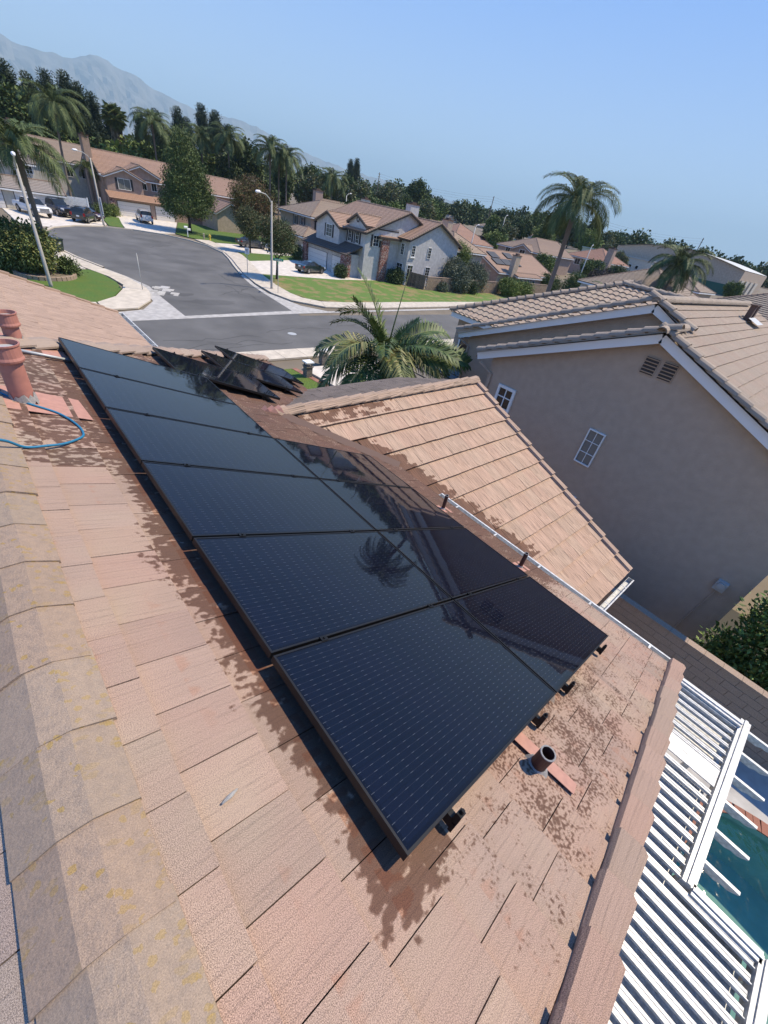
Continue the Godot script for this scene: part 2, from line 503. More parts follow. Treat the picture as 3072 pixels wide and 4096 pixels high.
func barrel(w: float, h: float, n := 7) -> Array:
	var o := []
	for k in n: o.append(Vector2(-cos(PI * k / (n - 1)) * w / 2.0, sin(PI * k / (n - 1)) * h))
	return o
func lichen_mat() -> StandardMaterial3D:
	var sp := noise(111, 0.034, 1, FastNoiseLite.TYPE_CELLULAR)
	sp.cellular_return_type = FastNoiseLite.RETURN_DISTANCE
	var cl := noise(112, 0.012, 3)
	var gr := noise(113, 0.45, 2)
	var bl := noise(114, 0.03, 3)
	var im := Image.create(512, 512, false, Image.FORMAT_RGB8)
	for y in 512:
		for x in 512:
			var X := absf(x - 256.0)
			var Y := absf(y - 256.0)
			var g := 0.84 + 0.50 * gr.get_noise_2d(x, y)
			if gr.get_noise_2d(x + 900, y) > 0.45: g += 0.25
			var c := Color(0.335, 0.255, 0.19).lerp(Color(0.285, 0.22, 0.17), smoothstep(-0.3, 0.5, bl.get_noise_2d(X, Y)))
			if bl.get_noise_2d(X + 300, Y) < -0.36: c = c.lerp(Color(0.27, 0.22, 0.18), 0.35)
			var q := sp.get_noise_2d(x, y) + 0.12 * bl.get_noise_2d(X * 3, Y * 3)
			if cl.get_noise_2d(X, Y) > 0.16 and q < -0.77: c = c.lerp(Color(0.34, 0.23, 0.06), 0.7)
			c *= g
			im.set_pixel(x, y, lin(c.r, c.g, c.b))
	var m := StandardMaterial3D.new()
	m.albedo_texture = ImageTexture.create_from_image(im)
	m.roughness = 0.95
	m.vertex_color_use_as_albedo = true
	m.uv1_triplanar = true; m.uv1_world_triplanar = true; m.uv1_scale = Vector3.ONE * 1.15
	m.heightmap_enabled = true; m.heightmap_texture = gray("grit", 8, 0.25, 0.0, 1.0, 256, 256, 2); m.heightmap_scale = 0.25
	mats["cap_lichen"] = m
	return m

var RO := Vector3(0.5433, 6.897, 0.0)   # a point of the near roof: u = 0, z = 0
var UU := Vector3(cos(SL), -sin(SL), 0)
var NN := Vector3(sin(SL), cos(SL), 0)
var ZZ := Vector3(0, 0, 1)
func on_roof(u: float, z: float, h := 0.0) -> Vector3: return RO + UU * u + v3(0, 0, z) + NN * h
func hip_z(u: float) -> float: return -6.5 - 0.81 * u
func own_house() -> void:
	lichen_mat()
	var H := thing("tiled_house", "pink and tan shake tile roofed house in the foreground carrying the solar array", "house")
	# walls under the roofs
	var wl := MB.new()
	wl.box(v3(-1.2, 2.5, -5.0), v3(10.4, 5.0, 10.6))
	wl.box(v3(5.9, 1.7, -4.75), v3(5.0, 3.4, 7.0))
	wl.prism(PackedVector2Array([Vector2(-8.25, 3.41), Vector2(-1.25, 3.41), Vector2(-1.25, 3.62), Vector2(-5.93, 5.6), Vector2(-8.25, 4.75)]), Transform3D(Basis(ZZ, Vector3.UP, Vector3(1, 0, 0)), v3(3.4, 0, 0)), 5.0)
	wl.box(v3(-2.0, 2.4, -12.0), v3(9.0, 4.8, 5.4))
	part("wall", wl, mats["stucco_pink"], H)
	var tn := [Color(0.94, 0.93, 0.91), Color(1.0, 0.97, 0.95), Color(1.0, 0.95, 0.92), Color(0.96, 0.96, 0.95), Color(0.98, 0.91, 0.89), Color(0.88, 0.88, 0.87), Color(1.0, 0.98, 0.94), Color(0.93, 0.89, 0.88)]
	var tone := func(_m: Vector3) -> Color: return tn[R.randi() % 8] * R.randf_range(0.95, 1.0)
	# east slope
	var deck := MB.new()
	var P := func(u: float, z: float) -> Vector3: return on_roof(u, z, -0.02)
	deck.quad(P.call(-0.88, 0.64), P.call(3.0, 0.64), P.call(3.0, hip_z(3.0)), P.call(-0.88, hip_z(-0.88)))
	deck.quad(P.call(3.0, 0.64), P.call(4.72, 0.64), P.call(4.72, -4.4), P.call(3.0, -5.9))
	deck.quad(P.call(3.0, -5.9), P.call(5.5, -8.3), P.call(5.5, hip_z(5.5)), P.call(3.0, hip_z(3.0)))
	var east := part("east_roof", deck, mats["rust_brown"], H)
	var wing_v := func(u: float) -> float: return -5.93 + maxf(u - 3.0, 0.0) * 0.88
	slope_tiles(east, "near", RO, UU, ZZ, NN, -0.905, 3.0, 0.35, 0.28, 0.19, func(u): return [hip_z(u), 0.64], tone, 0, 0.15, 0.030, -11.92)
	slope_tiles(east, "near", RO, UU, ZZ, NN, 2.945, 4.75, 0.35, 0.28, 0.0, func(u): return [wing_v.call(u) + 0.05, 0.64], tone, 0, 0.15, 0.030, -11.92)
	slope_tiles(east, "near", RO, UU, ZZ, NN, 2.945, 5.5, 0.35, 0.28, 0.0, func(u): return [hip_z(u), -5.93 - maxf(u - 3.0, 0.0) * 0.95], tone, 0, 0.15, 0.030, -11.92)
	# west slope, just past the ridge
	var RW := on_roof(-0.88, 0)
	var UW := v3(-cos(SL), -sin(SL), 0)
	var NW := v3(-sin(SL), cos(SL), 0)
	deck = MB.new()
	deck.quad(RW + ZZ * -5.8 - NW * 0.02, RW + UW * 5.5 + ZZ * -5.8 - NW * 0.02, RW + UW * 5.5 + ZZ * 0.64 - NW * 0.02, RW + ZZ * 0.64 - NW * 0.02)
	var west := part("west_roof", deck, mats["rust_brown"], H)
	slope_tiles(west, "plain", RW, UW, ZZ, NW, -0.03, 1.7, 0.35, 0.28, 0.14, func(_u): return [-5.8, 0.64], tone, 0, 0.15, 0.024, -11.8)
	# north face of the hip
	deck = MB.new()
	deck.quad(P.call(-0.88, hip_z(-0.88)), P.call(5.5, hip_z(5.5)), v3(5.5, 4.75, hip_z(5.5)) + v3(0, 0, -0.2), v3(-3.6, 5.4, -10.6))
	part("north_roof", deck, mats["tile_plain"], H)
	# the gabled wing to the east: south and north slopes
	var WR := v3(0, 5.80, -5.93)
	var ws := atan(0.428)
	var US := v3(0, -sin(ws), cos(ws))
	var NS := v3(0, cos(ws), sin(ws))
	var XX := v3(1, 0, 0)
	deck = MB.new()
	var WP := func(u: float, x: float) -> Vector3: return WR + US * u + XX * x - NS * 0.02
	deck.quad(WP.call(0, 8.92), WP.call(0, 3.3), WP.call(1.62, 4.75), WP.call(5.78, 8.92))
	deck.quad(WP.call(1.62, 4.75), WP.call(5.78, 4.75), WP.call(5.78, 8.92), WP.call(1.62, 4.75))
	var wing := part("wing_south_roof", deck, mats["rust_brown"], H)
	var wtn := [Color(1, 0.98, 0.96), Color(0.97, 0.93, 0.9), Color(1, 0.95, 0.93), Color(0.95, 0.95, 0.93)]
	var wtone := func(_m: Vector3) -> Color: return wtn[R.randi() % 4] * R.randf_range(0.95, 1.02)
	slope_tiles(wing, "wing", WR, US, -XX, NS, 0.02, 5.8, 0.445, 0.30, 0.15, func(u): return [-8.93, -minf(3.32 + u * 0.93, 4.8)], wtone, 0, 0.15, 0.042, -30.0)
	var wn := atan(0.345)
	var UN := v3(0, -sin(wn), -cos(wn))
	var NNo := v3(0, cos(wn), -sin(wn))
	deck = MB.new()
	deck.quad(WR - NNo * 0.02 + XX * 3.3, WR - NNo * 0.02 + XX * 8.92, WR + UN * 2.75 - NNo * 0.02 + XX * 8.92, WR + UN * 2.75 - NNo * 0.02 + XX * 5.5)
	var wnr := part("wing_north_roof", deck, mats["rust_brown"], H)
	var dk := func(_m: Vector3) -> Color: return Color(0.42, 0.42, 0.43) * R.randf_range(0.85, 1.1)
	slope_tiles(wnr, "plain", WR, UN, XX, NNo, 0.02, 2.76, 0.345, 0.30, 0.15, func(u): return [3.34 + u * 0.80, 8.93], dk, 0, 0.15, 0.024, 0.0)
	# the lower slope to the north, with its white gutter
	var PO := v3(3.03, 5.03, 0)
	var UP_ := -UU
	deck = MB.new()
	deck.quad(PO + ZZ * -15.1 - NN * 0.02, PO + ZZ * -8.0 - NN * 0.02, PO - UU * 6.4 + ZZ * -8.0 - NN * 0.02, PO - UU * 6.4 + ZZ * -15.1 - NN * 0.02)
	var pinkr := part("low_roof", deck, mats["rust_brown"], H)
	slope_tiles(pinkr, "pink", PO - UU * 6.3, UU, ZZ, NN, 0, 6.3, 0.35, 0.42, 0.2, func(_u): return [-15.1, -8.2], func(_m): return Color(0.94, 0.88, 0.86) * R.randf_range(0.94, 1.02), 0, 0.15, 0.024, -15.1)
	lay_tiles(300, func(t) -> bool:
		if t.p == pinkr or t.p == wnr: return true
		if t.p == east:
			var u: float = (t.m - RO).dot(UU)
			var z: float = t.m.z
			if u > 0.15 and u < (3.7 if z > -4.2 else 1.8) and z < -0.25 and z > -6.3: return true
			if z > 0.7: return true
		return false)
	# caps: ridge, hip, wing ridge, rakes
	var vcap := [Vector2(-0.18, -0.056), Vector2(-0.05, 0.008), Vector2(0.05, 0.008), Vector2(0.18, -0.056)]
	var ct := [Color(1, 1, 1), Color(0.93, 0.93, 0.92), Color(1, 0.96, 0.94)]
	var ra := on_roof(-0.88, 0.95, 0.024)
	caps("ridge_cap", H, mats["cap_lichen"], ra, v3(ra.x, ra.y, -5.85), v3(1, 0, 0), Vector3.UP, vcap, 0.345, ct, 0.011, 0.98)
	var h0 := on_roof(5.45, hip_z(5.45), 0.07)
	var h1 := on_roof(-0.85, hip_z(-0.85), 0.06)
	var hd := (h1 - h0).normalized()
	var hs := hd.cross(Vector3.UP).normalized()
	caps("hip_cap", H, mats["tile_plain"], h0, h1, hs, hs.cross(hd).normalized(), vcap, 0.34, [Color(0.98, 0.95, 0.92), Color(0.9, 0.86, 0.84), Color(1, 0.92, 0.88)], 0.045)
	caps("ridge_cap", H, mats["tile_pink"], v3(9.0, 5.865, -5.93), v3(3.25, 5.865, -5.93), v3(0, 0, 1), Vector3.UP, [Vector2(-0.135, -0.05), Vector2(-0.05, 0.03), Vector2(0.05, 0.03), Vector2(0.135, -0.05)], 0.345, [Color(0.92, 0.88, 0.84), Color(0.85, 0.82, 0.78), Color(0.97, 0.92, 0.88)], 0.03)
	var rk := [Vector2(-0.085, 0.0), Vector2(-0.07, 0.034), Vector2(0.05, 0.045), Vector2(0.085, 0.025), Vector2(0.095, -0.10)]
	caps("rake_tile", H, mats["tile_plain"], on_roof(4.80, 0.665, 0.02), on_roof(-0.9, 0.665, 0.02), v3(0, 0, 1), NN, rk, 0.35, [Color(1.0, 0.86, 0.80), Color(0.93, 0.84, 0.78), Color(1.0, 0.82, 0.75)], 0.055, 0.80)
	var we := WR + US * 5.78
	caps("rake_tile", H, mats["tile_pink"], v3(8.95, we.y, we.z) + NS * 0.02, v3(8.95, WR.y, WR.z) + NS * 0.02, XX, NS, rk, 0.445, [Color(0.94, 0.88, 0.86), Color(0.98, 0.93, 0.9)], 0.05, 0.85)
	caps("rake_tile", H, mats["tile_pink"], v3(3.05, 5.02, -15.14), PO - UU * 6.3 + v3(0, 0.02, -15.14), -ZZ, NN, rk, 0.35, [Color(0.8, 0.72, 0.66), Color(0.72, 0.66, 0.6)], 0.03)
	# mortar knob and valley metal
	var kn := MB.new()
	for k in 3: kn.tube([v3(3.02 + k * 0.12, 5.80, -5.93 + jit(0.03)), v3(3.16 + k * 0.12, 5.90 - k * 0.02, -5.93)], [0.10, 0.11], 7)
	part("mortar_patch", kn, mats["flashing"], H)
	var vm := MB.new()
	var vs := on_roof(3.0, -5.8, 0.035)
	var ve := on_roof(4.75, wing_v.call(4.75) + 0.02, 0.035)
	vm.quad(vs + v3(-0.10, 0.03, 0.1), ve + v3(-0.10, 0.03, 0.1), ve + v3(0.1, 0.02, -0.06), vs + v3(0.1, 0.02, -0.06))
	part("valley_flashing", vm, mats["rust_brown"], H)
	# gutters
	gutter(H, v3(4.98, 5.10, 0.76), v3(4.98, 5.10, -3.35), v3(1, 0, 0))
	gutter(H, v3(4.75, 3.34, -0.54), v3(8.98, 3.34, -0.54), v3(0, 0, 1))
	gutter(H, v3(3.08, 4.96, -8.3), v3(3.08, 4.96, -15.2), v3(1, 0, 0))
func gutter(parent: Node, a: Vector3, b: Vector3, out: Vector3) -> void:
	# an open trough: back, floor, front with a rolled lip, cross straps
	var g := MB.new()
	var m := (a + b) / 2.0
	var d := b - a
	var ax := Basis(out, Vector3.UP, out.cross(Vector3.UP))
	var L := d.length()
	g.box(m + out * 0.01, v3(0.006, 0.11, L), ax)
	g.box(m + out * 0.06 - v3(0, 0.05, 0), v3(0.10, 0.006, L), ax)
	g.box(m + out * 0.115, v3(0.008, 0.10, L), ax)
	g.box(m + out * 0.122 + v3(0, 0.052, 0), v3(0.026, 0.018, L), ax)
	for e in [-1.0, 1.0]: g.box(m + out * 0.06 + ax.z * (L / 2.0) * e, v3(0.12, 0.11, 0.006), ax)
	var o := part("gutter", g, mats["alu"], parent)
	var n := int(L / 0.8)
	for k in n:
		var s := MB.new()
		s.box(a + d * ((k + 0.5) / n) + out * 0.065 + v3(0, 0.056, 0), v3(0.12, 0.006, 0.025), ax)
		part("strap", s, mats["alu"], o)

# ---- the solar array
const PW := 1.879
const PH := 1.045
func cell_tex() -> ImageTexture:
	# 6 rows by 22 half cells: near-black cells, faint outlines, fine bright wires with solder dots
	var w := 1024
	var h := 576
	var im := Image.create(w, h, false, Image.FORMAT_RGB8)
	im.fill(lin(0.0035, 0.004, 0.008))
	for r in 6:
		for c in 22:
			var x0 := int(10 + c * (w - 20) / 22.0)
			var y0 := int(8 + r * (h - 16) / 6.0)
			var k := 0.94 + 0.12 * absf(sin(c * 12.9 + r * 78.2))
			im.fill_rect(Rect2i(x0 + 1, y0 + 1, 44, 91), lin(0.0042 * k, 0.0056 * k, 0.0125 * k))
			for b in 5:
				var y := y0 + 9 + b * 18
				im.fill_rect(Rect2i(x0 + 1, y, 44, 1), lin(0.016, 0.018, 0.026))
				im.fill_rect(Rect2i(x0 - 5, y, 12, 1), lin(0.09, 0.10, 0.115))
	im.fill_rect(Rect2i(w / 2 - 2, 0, 4, h), lin(0.005, 0.006, 0.011))
	return ImageTexture.create_from_image(im)
func make_panel() -> Node3D:
	if not mats.has("pv"):
		var m := StandardMaterial3D.new()
		m.albedo_texture = cell_tex()
		m.roughness = 0.03
		m.metallic_specular = 0.4
		m.heightmap_enabled = true
		m.heightmap_texture = gray("ripple", 131, 0.02, 0.0, 1.0, 256, 256, 3)
		m.heightmap_scale = 0.014
		mats["pv"] = m
		mat("pv_frame", lin(0.010, 0.010, 0.011), 0.42, 0.3)
		mat("pv_clamp", lin(0.012, 0.012, 0.013), 0.4, 0.5)
	# own axes: x down the slope, y out of the roof, z along the ridge; origin at the upper north corner of the glass
	var T := thing("solar_panel", "black framed solar panel", "solar panel")
	var g := MB.new()
	g.quad(v3(0.012, -0.001, PH - 0.012), v3(PW - 0.012, -0.001, PH - 0.012), v3(PW - 0.012, -0.001, 0.012), v3(0.012, -0.001, 0.012), Vector2(0, 1), Vector2(1, 1), Vector2(1, 0), Vector2(0, 0))
	g.box(v3(PW / 2, -0.005, PH / 2), v3(PW - 0.024, 0.006, PH - 0.024))
	for k in range(4, g.t.size()): g.t[k] = Vector2(0.001, 0.001)
	part("cell_sheet", g, mats["pv"], T)
	var f := MB.new()
	for e in [[v3(PW / 2, -0.018, 0.006), v3(PW, 0.040, 0.012)], [v3(PW / 2, -0.018, PH - 0.006), v3(PW, 0.040, 0.012)], [v3(0.006, -0.018, PH / 2), v3(0.012, 0.040, PH - 0.024)], [v3(PW - 0.006, -0.018, PH / 2), v3(PW - 0.012 - 0.012 - PW + 0.036, 0.040, PH - 0.024)]]: f.box(e[0], e[1])
	for z in [0.014, PH - 0.014]: f.box(v3(PW / 2, -0.037, z + (0.012 if z < 0.5 else -0.012)), v3(PW - 0.004, 0.003, 0.026))
	part("frame", f, mats["pv_frame"], T)
	return T
func solar() -> void:
	var B := Basis(UU, NN, UU.cross(NN))
	var P0 := v3(0.602, 7.046, 0)
	var dz := 1.0645
	var n := 0
	var spots := []
	var rows := ["topmost, nearest the flue pipes", "second from the flue pipe end", "third from the flue pipe end", "fourth from the flue pipe end", "second from the open vent pipe end", "end panel beside the open vent pipe"]
	for k in 6: spots.append([0.0, -6.42 + dz * k, "black solar panel of the upper column, " + rows[k], "panels of the large array"])
	for k in 4: spots.append([1.897, -6.42 + dz * (k + 2), "black solar panel of the lower column, " + ["beside the valley with the gabled wing", "above the taller thin vent pipe", "between the two thin vent pipes", "end panel above the gutter corner"][k], "panels of the large array"])
	spots.append([1.40, -7.46, "glossy black solar panel of the stepped trio, next to the large array", "stepped trio along the hip"])
	spots.append([2.63, -8.49, "glossy black solar panel in the middle of the stepped trio along the hip", "stepped trio along the hip"])
	spots.append([3.38, -9.55, "glossy black solar panel of the stepped trio, nearest the roof corner by the street", "stepped trio along the hip"])
	var first := make_panel()
	for s in spots:
		var o: Node3D = first if n == 0 else dup(first, Vector3.ZERO)
		o.set_meta("label", s[2]); o.set_meta("group", s[3])
		o.transform = Transform3D(B, P0 + UU * s[0] + v3(0, 0, s[1]))
		n += 1
	# rails under the panels, with end brackets that stick out past the south edge
	var rails := [[0.36, -6.5, 0.0, 0], [1.52, -6.5, 0.0, 1], [2.20, -4.4, 0.0, 2], [3.42, -4.4, 0.0, 3], [1.75, -7.5, -6.44, 4], [2.95, -7.5, -6.44, 5], [2.95, -8.53, -7.5, 6], [4.1, -8.53, -7.5, 7], [3.7, -9.6, -8.52, 8], [4.9, -9.6, -8.52, 9]]
	var where := ["under the upper column, nearest the ridge", "under the lower edge of the upper column", "under the upper edge of the lower column", "under the lower column, nearest the gutter"]
	for r in rails:
		var T := thing("mounting_rail", "black aluminium mounting rail " + (where[r[3]] if r[3] < 4 else "under the stepped trio of panels"), "rail", Vector3.ZERO, 0, "rails under the solar panels")
		T.transform = Transform3D(B, on_roof(r[0], 0, 0))
		var m := MB.new()
		m.box(v3(0, 0.092, (r[1] + r[2]) / 2), v3(0.04, 0.05, r[2] - r[1]))
		part("rail", m, mats["pv_frame"], T)
		var z: float = r[1] + 0.3
		while z < r[2]:
			var ft := MB.new()
			ft.box(v3(0, 0.03, z), v3(0.05, 0.06, 0.08)); ft.box(v3(0.028, 0.07, z), v3(0.012, 0.09, 0.06))
			part("foot", ft, mats["pv_clamp"], T)
			z += 1.2
		for e in ([r[2] - 0.012] if r[3] < 4 else [r[1] + 0.02, r[2] - 0.012]):
			var c := MB.new()
			c.box(v3(0, 0.135, e), v3(0.045, 0.055, 0.03))
			c.box(v3(0, 0.083, e + 0.006), v3(0.05, 0.045, 0.02))
			c.tube([v3(0, 0.16, e), v3(0, 0.182, e)], [0.010, 0.010], 8)
			part("end_bracket", c, mats["pv_clamp"], T)
		if r[3] < 4:
			for k in range(1 if r[3] < 2 else 3, 6):
				var c := MB.new()
				var zc := -6.42 + dz * k - 0.01
				c.box(v3(0, 0.165, zc), v3(0.05, 0.006, 0.036)); c.tube([v3(0, 0.164, zc), v3(0, 0.176, zc)], [0.008, 0.008], 8)
				part("clamp", c, mats["pv_clamp"], T)
func roof_bits() -> void:
	# flue pipes with a collar and cap ring
	for s in [[-0.54, -4.45, 0.52, 0.083, "tall flue pipe painted terracotta with ragged white sealant at its foot"], [-0.40, -6.15, 0.36, 0.078, "terracotta flue pipe standing behind the taller one, at the hip"]]:
		var b := on_roof(s[0], s[1], 0.0)
		var T := thing("flue_pipe", s[4], "pipe", b, 0, "flue pipes on the ridge side")
		var r: float = s[3]
		var h: float = s[2]
		var p := MB.new()
		p.lathe(PackedVector2Array([Vector2(r * 1.12, -0.1), Vector2(r * 1.05, 0.05), Vector2(r, 0.16), Vector2(r, h - 0.13)]), Vector3.ZERO, 24)
		part("shaft", p, mats["terracotta_paint"], T, true)
		var c := MB.new()
		c.lathe(PackedVector2Array([Vector2(r, h - 0.15), Vector2(r * 1.30, h - 0.135), Vector2(r * 1.33, h - 0.12), Vector2(r * 1.24, h - 0.10), Vector2(r * 1.22, h - 0.02), Vector2(r * 1.30, h - 0.012), Vector2(r * 1.30, h), Vector2(r * 1.18, h), Vector2(r * 1.16, h - 0.05)]), Vector3.ZERO, 24)
		part("cap", c, mats["terracotta_paint"], T)
		var i := MB.new()
		i.lathe(PackedVector2Array([Vector2(r * 1.16, h - 0.04), Vector2(0.001, h - 0.035)]), Vector3.ZERO, 24)
		part("inner_disc", i, mats["galv"], T)
		var w := MB.new()
		var n := 26
		for k in n:
			var a0 := TAU * k / n
			var a1 := TAU * (k + 1) / n
			var q := func(a: float, y: float, rr: float) -> Vector3: return v3(cos(a) * rr, y, sin(a) * rr)
			var j0 := 0.02 * sin(k * 2.7) + 0.012 * sin(k * 5.1)
			var j1 := 0.02 * sin((k + 1) % n * 2.7) + 0.012 * sin((k + 1) % n * 5.1)
			w.quad(q.call(a0, 0.02 + j0, r * 1.2), q.call(a1, 0.02 + j1, r * 1.2), q.call(a1, 0.10 - j1, r * 1.09), q.call(a0, 0.10 - j0, r * 1.09))
		part("sealant", w, mats["mastic"], T)
		var fl := MB.new()
		fl.col = Color(1.05, 1, 1)
		fl.prism(PackedVector2Array([Vector2(-0.2, -0.26), Vector2(0.42, -0.24), Vector2(0.45, 0.21), Vector2(-0.18, 0.24)]), Transform3D(Basis(UU, ZZ, NN), NN * 0.032), 0.004)
		part("flashing", fl, mats["flashing"], T)
	# thin vent pipes
	for s in [[4.27, -2.86, 0.30, 0.028, "thin rusty vent pipe beside the middle of the array"], [4.27, -1.38, 0.29, 0.028, "thin rusty vent pipe near the end of the gutter"], [1.24, 0.12, 0.21, 0.045, "short stout open vent pipe below the end of the array"]]:
		var T := thing("vent_pipe", s[4], "pipe", on_roof(s[0], s[1], 0.0), 0, "vent pipes through the tiles")
		var r: float = s[3]
		var h: float = s[2]
		var p := MB.new()
		p.lathe(PackedVector2Array([Vector2(r, -0.1), Vector2(r, h), Vector2(r * 0.84, h), Vector2(r * 0.84, h - 0.18), Vector2(0.001, h - 0.18)]), Vector3.ZERO, 20)
		part("shaft", p, mats["copper_pipe"], T)
		var rim := MB.new()
		rim.lathe(PackedVector2Array([Vector2(r * 1.02, h - 0.004), Vector2(r * 1.02, h + 0.003), Vector2(r * 0.82, h + 0.003)]), Vector3.ZERO, 20)
		part("rim", rim, mats["mastic"], T)
		var k := MB.new()
		k.lathe(PackedVector2Array([Vector2(r * 1.9, 0.0), Vector2(r * 1.35, 0.045), Vector2(r * 1.05, 0.07)]), Vector3.ZERO, 14)
		part("sealant", k, mats["mastic"], T)
		var fl := MB.new()
		var big: bool = r > 0.04
		fl.prism(PackedVector2Array([Vector2(0.0, -0.20), Vector2(0.12, -0.19), Vector2(0.15, 0.22), Vector2(0.05, 0.23)]) if big else PackedVector2Array([Vector2(-0.08, -0.10), Vector2(0.16, -0.10), Vector2(0.16, 0.10), Vector2(-0.08, 0.10)]), Transform3D(Basis(UU, ZZ, NN), NN * (0.036 if big else 0.03)), 0.004)
		part("flashing", fl, mats["flashing"], T)
	# hose
	var hp := []
	var hr := []
	for q in [[-1.05, -4.72], [-0.71, -4.50], [-0.56, -4.37], [-0.38, -4.27], [-0.30, -4.17], [-0.25, -4.03], [-0.24, -3.91], [-0.27, -3.80], [-0.41, -3.64], [-0.54, -3.56], [-0.67, -3.50], [-0.81, -3.43], [-1.02, -3.36]]:
		hp.append(on_roof(q[0], q[1], 0.045 + (0.0 if q[0] > -0.75 else 0.07)))
	var sm := []
	for k in hp.size() - 1:
		for s in 5:
			var p0: Vector3 = hp[maxi(k - 1, 0)]
			var p3: Vector3 = hp[mini(k + 2, hp.size() - 1)]
			sm.append(hp[k].cubic_interpolate(hp[k + 1], p0, p3, s / 5.0)); hr.append(0.0095)
	sm.append(hp[-1]); hr.append(0.0095)
	var hm := MB.new()
	hm.tube(sm, hr, 8)
	tag(part("garden_hose", hm, mats["hose"], null, true), "blue garden hose looped over the ridge near the flue pipe", "hose")
	var cd := MB.new()
	cd.tube([on_roof(-0.42, -5.83, 0.055), on_roof(0.10, -5.92, 0.055)], [0.016, 0.016], 8)
	tag(part("conduit", cd, mats["galv"], null, true), "grey metal conduit running under the topmost panel", "conduit")
	var sb := MB.new()
	sb.tube([on_roof(-0.46, -0.62, 0.030), on_roof(-0.42, -0.63, 0.030), on_roof(-0.385, -0.64, 0.030)], [0.004, 0.010, 0.004], 6)
	tag(part("sealant_smear", sb, mats["mastic"], null, true), "grey smear of sealant on a salmon tile near the ridge", "sealant")
	var lf := MB.new()
	lf.tri(on_roof(1.93, -0.12, 0.05), on_roof(2.06, -0.10, 0.045), on_roof(1.98, -0.05, 0.085)); lf.tri(on_roof(1.93, -0.12, 0.05), on_roof(1.98, -0.05, 0.085), on_roof(1.95, -0.02, 0.045))
	tag(part("tile_chip", lf, mats["tile_plain"]), "broken chip of tile lying near the corner of the array", "tile chip")
# ---- buildings
const FACE := {"S": Vector3(0, 0, 1), "N": Vector3(0, 0, -1), "E": Vector3(1, 0, 0), "W": Vector3(-1, 0, 0)}
# A window on a wall: frame standing proud, pane set back inside it, bars, optional shutters and sill.
func window(H: Node, o: Vector3, face: String, w: float, h: float, nx := 2, ny := 2, opt := "", glass := "glass", frame := "mullion", fw := 0.06) -> void:
	var n: Vector3 = FACE[face]
	var s := Vector3.UP.cross(n)
	var B := Basis(s, Vector3.UP, n)
	var f := MB.new()
	for e in [-1, 1]:
		f.box(o + s * e * (w / 2 - fw / 2) + n * 0.035, v3(fw, h, 0.07), B)
		f.box(o + v3(0, e * (h / 2 - fw / 2), 0) + n * 0.035, v3(w - fw * 2, fw, 0.068), B)
	var W := part("window", f, mats[frame], H)
	var p := MB.new()
	p.box(o + n * 0.012, v3(w - fw * 2, h - fw * 2, 0.02), B)
	part("pane", p, mats[glass], W)
	for k in range(1, nx):
		var m := MB.new()
		m.box(o + s * (-w / 2 + w * k / nx) + n * 0.03, v3(maxf(0.018, fw * 0.4), h - fw * 2, 0.022), B)
		part("muntin", m, mats[frame], W)
	for k in range(1, ny):
		var m := MB.new()
		m.box(o + v3(0, -h / 2 + h * k / ny, 0) + n * 0.0305, v3(w - fw * 2, maxf(0.018, fw * 0.4), 0.022), B)
		part("muntin", m, mats[frame], W)
	if opt.contains("s"):
		for e in [-1, 1]:
			var q := MB.new()
			q.box(o + s * e * (w / 2 + 0.17) + n * 0.025, v3(0.32, h + 0.06, 0.05), B)
			part("shutter", q, mats["shutter"], H)
	if opt.contains("l"):
		var q := MB.new()
		q.box(o - v3(0, h / 2 + 0.06, 0) + n * 0.07, v3(w + 0.24, 0.12, 0.14), B)
		part("sill", q, mats[frame], W)
# Stepped courses between an eave (A to B) and a ridge (D above A, C above B).
func course_plane(mb: MB, A: Vector3, B: Vector3, C: Vector3, D: Vector3, col: Color, e := 0.36, th := 0.05) -> void:
	var L := ((D - A).length() + (C - B).length()) / 2.0
	var hl := ((A + B) / 2.0).distance_to((C + D) / 2.0)
	var n := maxi(2, int(round(minf(L, hl) / e)))
	var N := (B - A).cross(D - A)
	if N.length() < 0.001: N = (B - A).cross(C - A)
	N = N.normalized()
	if N.y < 0: N = -N
	for k in n:
		var t0 := float(k) / n
		var t1 := float(k + 1) / n
		mb.col = col * R.randf_range(0.92, 1.04)
		var a := A.lerp(D, t0)
		var b := B.lerp(C, t0)
		var c2 := B.lerp(C, t1)
		var d := A.lerp(D, t1)
		mb.quad(a + N * th, b + N * th, c2 + N * 0.008, d + N * 0.008)
		mb.quad(a - N * 0.01, b - N * 0.01, b + N * th, a + N * th)
		# the two open ends of the course
		mb.tri(a - N * 0.01, a + N * th, d)
		mb.tri(b - N * 0.01, c2, b + N * th)
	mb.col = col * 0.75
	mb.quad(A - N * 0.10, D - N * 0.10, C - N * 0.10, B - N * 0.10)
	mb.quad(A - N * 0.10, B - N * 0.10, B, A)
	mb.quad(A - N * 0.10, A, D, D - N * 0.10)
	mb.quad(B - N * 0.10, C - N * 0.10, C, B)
func cap_run(mb: MB, a: Vector3, b: Vector3, col: Color, r := 0.13) -> void:
	var n := maxi(2, int(a.distance_to(b) / 0.4))
	for k in n:
		mb.col = col * R.randf_range(0.85, 1.05)
		mb.tube([a.lerp(b, float(k) / n), a.lerp(b, float(k + 0.98) / n)], [r * 1.12, r * 0.92], 6)
